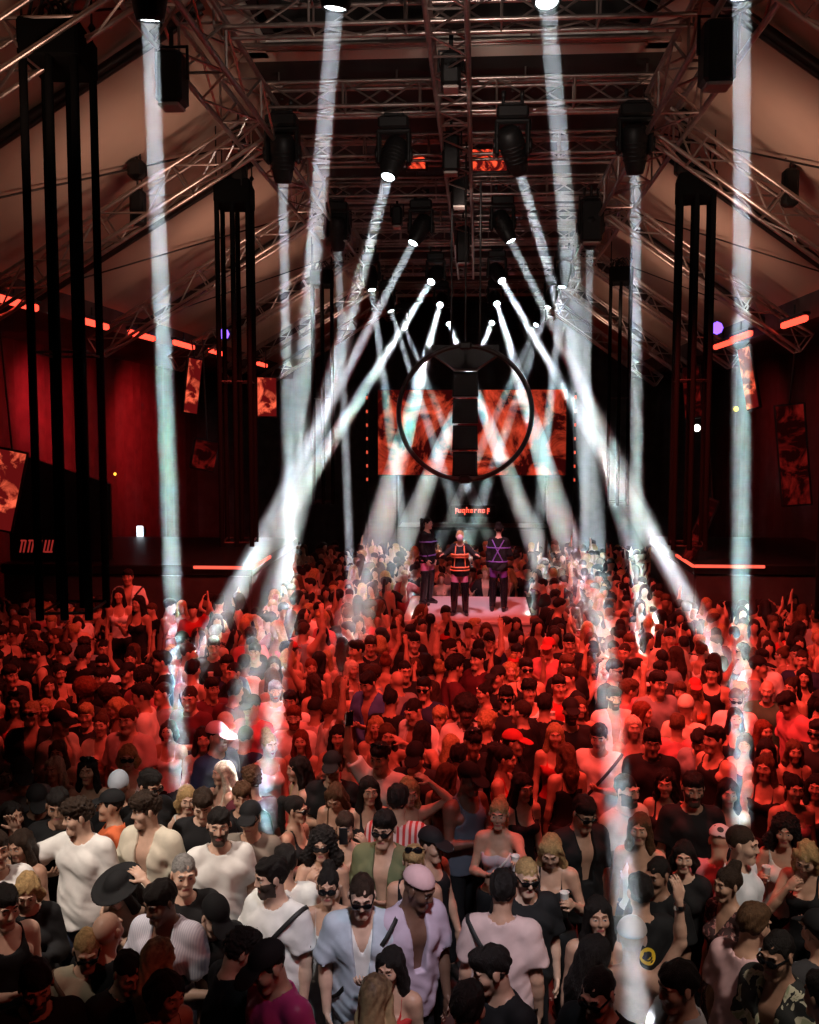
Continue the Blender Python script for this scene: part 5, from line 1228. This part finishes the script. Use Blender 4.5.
# ------------------------------------------------------------------ screens, led bars, decks
def led(name, c1, c2, scale, strength, seed=0., lo=.42, hi=.62):
    m = bpy.data.materials.new(name); N, L = nt(m); N.remove(N['Principled BSDF']); e = N.new('ShaderNodeEmission'); e.inputs[1].default_value = strength
    tc = N.new('ShaderNodeTexCoord'); n = N.new('ShaderNodeTexNoise'); n.inputs['Scale'].default_value = scale; n.inputs['Detail'].default_value = 7; n.inputs['Roughness'].default_value = .62; n.inputs['Distortion'].default_value = 1.1; mp = N.new('ShaderNodeMapping'); mp.inputs['Location'].default_value = (seed, seed * .7, seed * .3)
    r = N.new('ShaderNodeValToRGB'); E = r.color_ramp.elements; E[0].position = lo; E[0].color = (*c1, 1); E[1].position = hi; E[1].color = (*c2, 1)
    L.new(tc.outputs['Object'], mp.inputs[0]); L.new(mp.outputs[0], n.inputs['Vector']); L.new(n.outputs['Fac'], r.inputs[0]); L.new(r.outputs[0], e.inputs[0]); L.new(e.outputs[0], N['Material Output'].inputs['Surface']); return m
def screen(c, w, h, mat, label, rot=(0, 0, 0), group=None, t=.10):
    r = empty('led_screen', c, rot, label, 'screen', group); m = MB(); m.box((0, t / 2 + .012, 0), (w + .06, t, h + .06), None, .01); m.build('casing', BLK, r); m = MB(); m.box((0, 0, 0), (w, .02, h)); m.build('display', mat, r)
    iz = (5.95 if abs(c[0] + .5) > 2.6 else 7.9) if c[1] < 30 else None; R = Euler(rot).to_matrix().transposed(); m = MB()
    if iz: top = R @ Vector((0, 0, iz - c[2])); m.tube((0, t / 2, h / 2), top + Vector((0, t / 2, 0)), .014); m.build('hanging_bracket', BLK, r)
    else:
        for s in (-1, 1): m = MB(); m.tube((s * w * .4, .2, -c[2] + .01), (s * w * .4, .2, h / 2), .05); m.build('support_leg', BLK, r)
    return r
SCRM = led('screen_flames', (.035, .002, .002), (1.0, .085, .035), .75, .75, 4.3, .44, .64)
c = at_y(471.5, 432.5, 30.8); screen((c.x, c.y, c.z), 5.75, 2.6, SCRM, 'wide led screen glowing red and orange on the back wall')
for px, lb, x in ((367, 'left', 0), (575, 'right', 1)):
    m = MB(); p = at_y(px, 440, 30.9)
    r = empty('led_dot_strip', p, (0, 0, 0), f'dotted red light strip {lb} of the wide back screen', 'light strip', 'dotted strips beside the back screen'); m.box((0, .05, (1.45 - p.z) / 2), (.08, .04, 1.45 + p.z)); m.build('rail', BLK, r)
    for k in range(7): m = MB(); m.box((0, 0, 1.3 - k * .42), (.05, .05, .10), None, .01); m.build('lamp', emissive('dot_red', (1., .12, .06), .8), r)
# small red lettering over the booth behind the podium
m = MB(); p = at_y(473, 511, 29.); W = 1.0; x = -W / 2
for k, g in enumerate('fughernof'):
    for a, b, w_, h_ in {'f': ((0, 0, .02, .16), (.03, .06, .05, .02), (.03, .0, .05, .02)), 'u': ((-.03, 0, .02, .10), (.03, 0, .02, .10), (0, -.04, .06, .02)), 'g': ((-.03, 0, .02, .10), (.03, -.03, .02, .16), (0, .04, .06, .02), (0, -.04, .06, .02)), 'h': ((-.03, .03, .02, .16), (.03, 0, .02, .10), (0, .04, .06, .02)), 'e': ((-.03, 0, .02, .10), (0, .04, .06, .02), (0, 0, .06, .02), (0, -.04, .06, .02)), 'r': ((-.03, 0, .02, .10), (.01, .04, .05, .02)), 'n': ((-.03, 0, .02, .10), (.03, 0, .02, .10), (0, .04, .06, .02)), 'o': ((-.03, 0, .02, .10), (.03, 0, .02, .10), (0, .04, .06, .02), (0, -.04, .06, .02))}[g]: m.box((x + a, 0, b), (w_, .03, h_))
    x += .115
o = m.build('letters', emissive('sign_red', (1., .07, .04), 2.2)); r = empty('neon_sign', p, (0, 0, 0), 'small red lettering glowing over the booth behind the podium', 'sign'); o.parent = r; m = MB(); m.box((0, .04, 0), (1.3, .03, .34), None, .01); m.build('backing', BLK, r)
# booth at the far end
p = at_y(473, 545, 29.); r = empty('stage_booth', (p.x, 29.3, 0), (0, 0, 0), 'dark dj booth at the far end under the red lettering', 'booth'); m = MB(); m.box((0, 0, .75), (4.2, 1.2, 1.5), None, .03); m.build('front', BLACKW, r); m = MB(); m.box((0, 0, 1.53), (4.3, 1.3, .06), None, .01); m.build('table_top', BLK, r)
# red bars along both eaves
BAR = emissive('bar_red', (1., .055, .03), 3.2)
for px, y0, ln, sd in ((14, 302, 1.25, -1), (92, 323, 1.2, -1), (142, 335.5, 1.2, -1), (184, 345, 1.2, -1), (216, 352, 1., -1), (262, 364.5, 1., -1), (794, 322, 1.05, 1), (741, 336.5, 1.2, 1), (723, 344.5, 1.2, 1)):
    p = at_z(px, y0, 6.0 - .12 if px > 300 else 5.9); r = empty('led_bar', p, (0, 0, 0), f'short red light bar under the {"left" if sd < 0 else "right"} eave at {("the left edge", "the nearest chandelier", "the leftmost beam", "the blade screens", "the middle chandelier", "the far end")[min(5, [14, 92, 142, 184, 216, 262].index(px))] if sd < 0 else ("the right edge", "the right-hand beam", "the violet spot")[[794, 741, 723].index(px)]}', 'light bar', 'red light bars under the eaves')
    m = MB(); m.box((0, 0, 0), (.07, ln, .09), None, .02); m.build('diffuser', BAR, r); m = MB(); m.box((0, 0, .065), (.10, ln + .05, .05), None, .01); m.build('housing', BLK, r); m = MB(); m.tube((0, 0, .08), (0, 0, 6.12 - p.z), .014); m.build('hanging_bracket', BLK, r)
# red blade screens in the side aisles
BL = led('blade_flames', (.10, .004, .004), (1., .13, .06), 2.6, 1.1, 2., .46, .60)
BD = led('blade_dark', (.03, .002, .002), (.50, .02, .015), 2.0, .28, 5., .48, .66)
for px, py, y, w, h, rot, mat, lb in ((193, 386, 17.5, .26, .95, (0, .14, .9), BL, 'narrow slanted red screen beside the leftmost beam'), (267, 397, 19.5, .42, .75, (0, .0, .8), BL, 'short bright red screen under the left eave beyond the chandelier'), (205, 455, 17.5, .40, .5, (0, .2, .5), BD, 'dim red slanted panel below the narrow slanted screen'), (4, 490, 13.5, .38, 1.1, (0, .22, .3), BL, 'bright slanted red panel at the left edge'), (748, 378, 18.5, .24, 1.1, (0, -.22, -.9), BL, 'thin slanted red screen beside the right-hand beam'), (692, 392, 19.5, .35, .95, (0, -.1, -.8), BD, 'dark red screen behind the right middle chandelier'), (700, 530, 17.5, .18, 1.1, (0, .36, -.4), BD, 'thin red slanted panel standing on the right deck'), (793, 455, 16.5, .42, 1.6, (0, -.1, -.3), BD, 'dim red panel near the right edge')):
    screen(at_y(px, py, y), w, h, mat, lb, rot, 'slanted red screens in the side aisles', .06)
for a, b, c_, d_, lb in ((408, 425, 154, 168, 'left'), (470, 506, 150, 170, 'right')):
    p = at_y((a + b) / 2, (c_ + d_) / 2, 14.2); screen(p, (b - a) * .0142, (d_ - c_) * .0142, led('roof_flames', (.05, .003, .003), (1., .08, .03), 6, 1.5, a * .1, .45, .6), f'small red screen among the roof trusses {lb} of the middle truss', (0, 0, 0), 'small red screens in the roof')
# raised decks with glowing edges on both sides
def deck(x0, x1, y0, y1, z, led_to, label):
    r = empty('raised_deck', ((x0 + x1) / 2, y0, 0), (0, 0, 0), label, 'platform', 'raised side decks'); cx = (x0 + x1) / 2; m = MB(); m.box((0, (y1 - y0) / 2, z - .09), (x1 - x0, y1 - y0, .18), None, .02); m.build('deck_top', BLK, r)
    m = MB(); m.box((0, .06, (z - .18) / 2), (x1 - x0 - .1, .06, z - .2)); m.box(((x1 - x0) / 2 * (-1 if cx > 0 else 1) + .05 * (1 if cx > 0 else -1), (y1 - y0) / 2, (z - .18) / 2), (.06, y1 - y0 - .2, z - .2)); m.build('skirt', BLACKW, r)
    m = MB(); e = -1 if cx > 0 else 1; xi = x0 if cx > 0 else x1; m.box(((xi + led_to) / 2 - cx, -.02, z - .03), (abs(led_to - xi), .04, .05), None, .008); m.box((xi - cx + e * .02, .7, z - .03), (.04, 1.45, .05), None, .008); m.build('edge_light', emissive('edge_red', (1., .10, .06), 1.5), r)
deck(3.68, 6.9, 17.1, 21.5, 2.10, 4.85, 'black raised deck with glowing red edge on the right'); deck(-8.2, -3.80, 16.6, 21.0, 2.07, -4.8, 'black raised deck with glowing red edge on the left')
# black booth with slanted red letters, left
r = empty('side_booth', (-7.35, 17.0, 2.07), (0, 0, .12), 'black booth front with slanted red letters on the left deck behind the nearest tube chandelier', 'booth')
m = MB(); m.prism([(-.80, .02), (.95, .02), (.95, 1.35), (-.80, 1.95)], -.05, .05); m.prism([(-.70, .02), (.85, .02), (.85, 1.2), (-.70, 1.2)], .3, .4); m.build('fascia', BLK, r); m = MB(); x = -.60
for k in range(4):
    for q in (0, .10) if k < 3 else (0, .10, .20): m.box((x + q * .6, -.06, .27), (.022, .02, .22), Matrix.Rotation(.22, 3, 'Y'))
    m.box((x + .033 + (.027 if k == 3 else 0), -.06, .37 if k < 3 else .17), (.08 if k < 3 else .13, .02, .028)); x += .135
m.build('letters', emissive('letters_red', (.75, .05, .04), .35), r)
# riser for the three guests standing above the far left crowd
r = empty('guest_riser', (-4.88, 14.1, 0), (0, 0, 0), 'low black riser under the three guests above the far left crowd', 'platform'); m = MB(); m.box((0, 0, .46), (1.5, 2.3, .08), None, .01); m.build('riser_top', BLK, r); m = MB(); m.box((0, 0, .21), (1.4, 2.2, .42)); m.build('riser_base', BLACKW, r)
# podium for the dancers
r = empty('podium', ((PODIUM[0] + PODIUM[1]) / 2, (PODIUM[2] + PODIUM[3]) / 2, 0), (0, 0, 0), 'low white podium under the three dancers', 'podium'); w, d = PODIUM[1] - PODIUM[0], PODIUM[3] - PODIUM[2]
m = MB(); m.box((0, 0, PODIUM[4] - .03), (w, d, .06), None, .01); m.build('podium_top', principled('podium_white', (.66, .64, .66), .35), r)
for k in range(3): m = MB(); m.box((-w / 2 + w * (k + .5) / 3, -d / 2 + .05, .55), (w / 3 - .02, .06, 1.08), None, .01); m.build('front_panel', principled('podium_panel', (.52, .50, .55), .4), r)
for s in (-1, 1): m = MB(); m.box((s * (w / 2 - .04), .05, .55), (.06, d - .2, 1.08), None, .01); m.build('side_panel', principled('podium_panel', (.5, .5, .5)), r)
# small lamps: violet spots, amber and white points in the aisles
for px, py, y, col, st, rad, lb in ((224, 334, 18., (.25, .10, 1.), 2.5, .10, 'small violet lamp under the left eave'), (717, 328, 18., (.25, .10, 1.), 2.5, .11, 'small violet lamp under the right eave'), (697, 428, 20., (1., .95, .8), 6., .07, 'small white lamp in the right aisle'), (736, 409, 19., (1., .75, .1), 1.2, .05, 'small yellow lamp in the right aisle'), (115, 474, 19., (1., .45, .05), 2.5, .03, 'small amber lamp in the left aisle'), (140, 532, 21., (.8, .9, 1.), 3., .09, 'small white lit screen in the left aisle'), (65, 530, 17., (1., .5, .2), 2., .04, 'tiny amber lamp behind the nearest chandelier'), (142, 555, 21., (1., .6, .5), 2., .03, 'tiny warm lamp below the white lit screen')):
    p = at_y(px, py, y); r = empty('aisle_lamp', p, (0, 0, 0), lb, 'lamp', 'small lamps in the side aisles'); m = MB()
    if 'screen' in lb: m.box((0, 0, 0), (.14, .03, .26), None, .01)
    else: m.lathe([(.01, -rad), (rad * .7, -rad * .7), (rad, 0), (rad * .7, rad * .7), (.01, rad)], 14)
    m.build('bulb', emissive('bulb_%.2f_%.2f_%.2f' % col, col, st), r); m = MB(); m.lathe([(rad * 1.15, .02), (rad * 1.15, rad * 1.6), (rad * .4, rad * 1.9)], 14, Matrix.Rotation(-PI / 2, 4, 'X')); m.build('housing', BLK, r)
# ------------------------------------------------------------------ light
def spot(p, t, energy, col, size=60, blend=.6, rad=.25, name='wash_light'):
    d = bpy.data.lights.new(name, 'SPOT'); d.energy = energy; d.color = col; d.spot_size = math.radians(size); d.spot_blend = blend; d.shadow_soft_size = rad
    o = put(bpy.data.objects.new(name, d), None, p); o.rotation_euler = (Vector(t) - Vector(p)).to_track_quat('-Z', 'Y').to_euler(); return o
RED = (1., .075, .055); WHITE = (1., .86, .74)
# red washes on the cross trusses
for x, y, tx, ty, e, sz in ((-1.0, 5.6, -1.9, 11.8, 800, 50), (1.0, 5.6, 1.9, 11., 1100, 50), (1.3, 10., 3.2, 11.6, 1900, 62), (1.3, 14., 2.6, 15.8, 1800, 62), (-1.5, 10., -3.5, 12., 1200, 62), (-1.5, 14., -3.2, 16., 1400, 62), (0, 16.4, 0, 12.2, 1000, 52), (0, 18.6, 0, 21.6, 650, 60), (1.3, 8.4, 1.9, 9.6, 1000, 62), (0., 8.4, .3, 9.2, 600, 60)):
    spot((x, y, 7.3), (tx, ty, 1.4), e * 1.2, RED, sz)
# white light on the nearest guests
spot((-3.9, 3.6, 7.2), (-2.2, 6.7, 1.4), 1700, WHITE, 27, .8); spot((-.7, 9.2, 7.5), (-1.9, 7.1, 1.5), 900, WHITE, 30, .8); spot((.2, 2.2, 7.0), (-.25, 6.0, 1.4), 1200, (.9, .9, 1.), 24, .9); spot((2.9, 3.4, 6.9), (1.75, 6.1, 1.4), 900, WHITE, 30, .9)
spot((2.6, 2.5, 6.2), (-1.2, 4.9, 1.6), 150, (1., .12, .08), 50, .9)
# hits of beam light: the bright patches in the middle
# warm uplight on the tent fabric, red on the aisles
for y in (6.5, 10.5, 14.5, 18.5, 23.):
    for sd, x in ((-1, -3.0), (1, 2.5)): spot((x, y, 6.3), (x + sd * 1.3, y + .8, 8.2), 27 if y < 8 else 42 if y < 16 else 28, (1., .60, .44), 150, .9, .2, 'uplight')
for x, y, tx, e in ((-6.4, 17., -9., 350), (-6.4, 20.5, -9., 500), (-6.6, 24.5, -9., 900), (5.2, 20., 7.2, 130), (5.2, 24., 7.2, 100)): spot((x, y, 5.7), (tx, y + 1.6, 3.9), e, (1., .02, .025), 95, .9, .2, 'aisle_wash')
spot((-.2, 14.8, 6.4), (-.15, 17.6, 2.2), 1500, (1., .5, .62), 24, .8)
spot((-7.4, 19.2, 5.5), (-9., 19.9, 4.9), 500, (1., .02, .03), 80, 1.)
for y, e in ((6.2, 210), (9.6, 24), (13.6, 20), (17.6, 15)): spot((-.1, y, 7.25), (-.1, y + 3.2, 8.2), e, (1., .80, .70), 110, .9, .15, 'uplight')
w = bpy.data.worlds.new('hall_dark'); SC.world = w; w.use_nodes = True; w.node_tree.nodes['Background'].inputs[0].default_value = (.9, .35, .3, 1); w.node_tree.nodes['Background'].inputs[1].default_value = .006
cam = bpy.data.objects.new('camera', bpy.data.cameras.new('camera')); COL.objects.link(cam); cam.location = CAM_LOC; cam.rotation_euler = CAM_ROT; cam.data.sensor_fit = 'HORIZONTAL'; cam.data.sensor_width = 36.; cam.data.lens = FPX * 36. / 819.; cam.data.clip_end = 200; SC.camera = cam
v = SC.view_settings; v.view_transform = 'Standard'; v.look = 'None'; v.exposure = 0.; v.gamma = 1.; v.use_curve_mapping = False
cy = SC.cycles; cy.max_bounces = 4; cy.diffuse_bounces = 2; cy.glossy_bounces = 2; cy.transmission_bounces = 2; cy.volume_bounces = 0; cy.transparent_max_bounces = 24; cy.use_denoising = True; cy.denoiser = 'OPENIMAGEDENOISE'; cy.sample_clamp_indirect = 4.; cy.caustics_reflective = False; cy.caustics_refractive = False
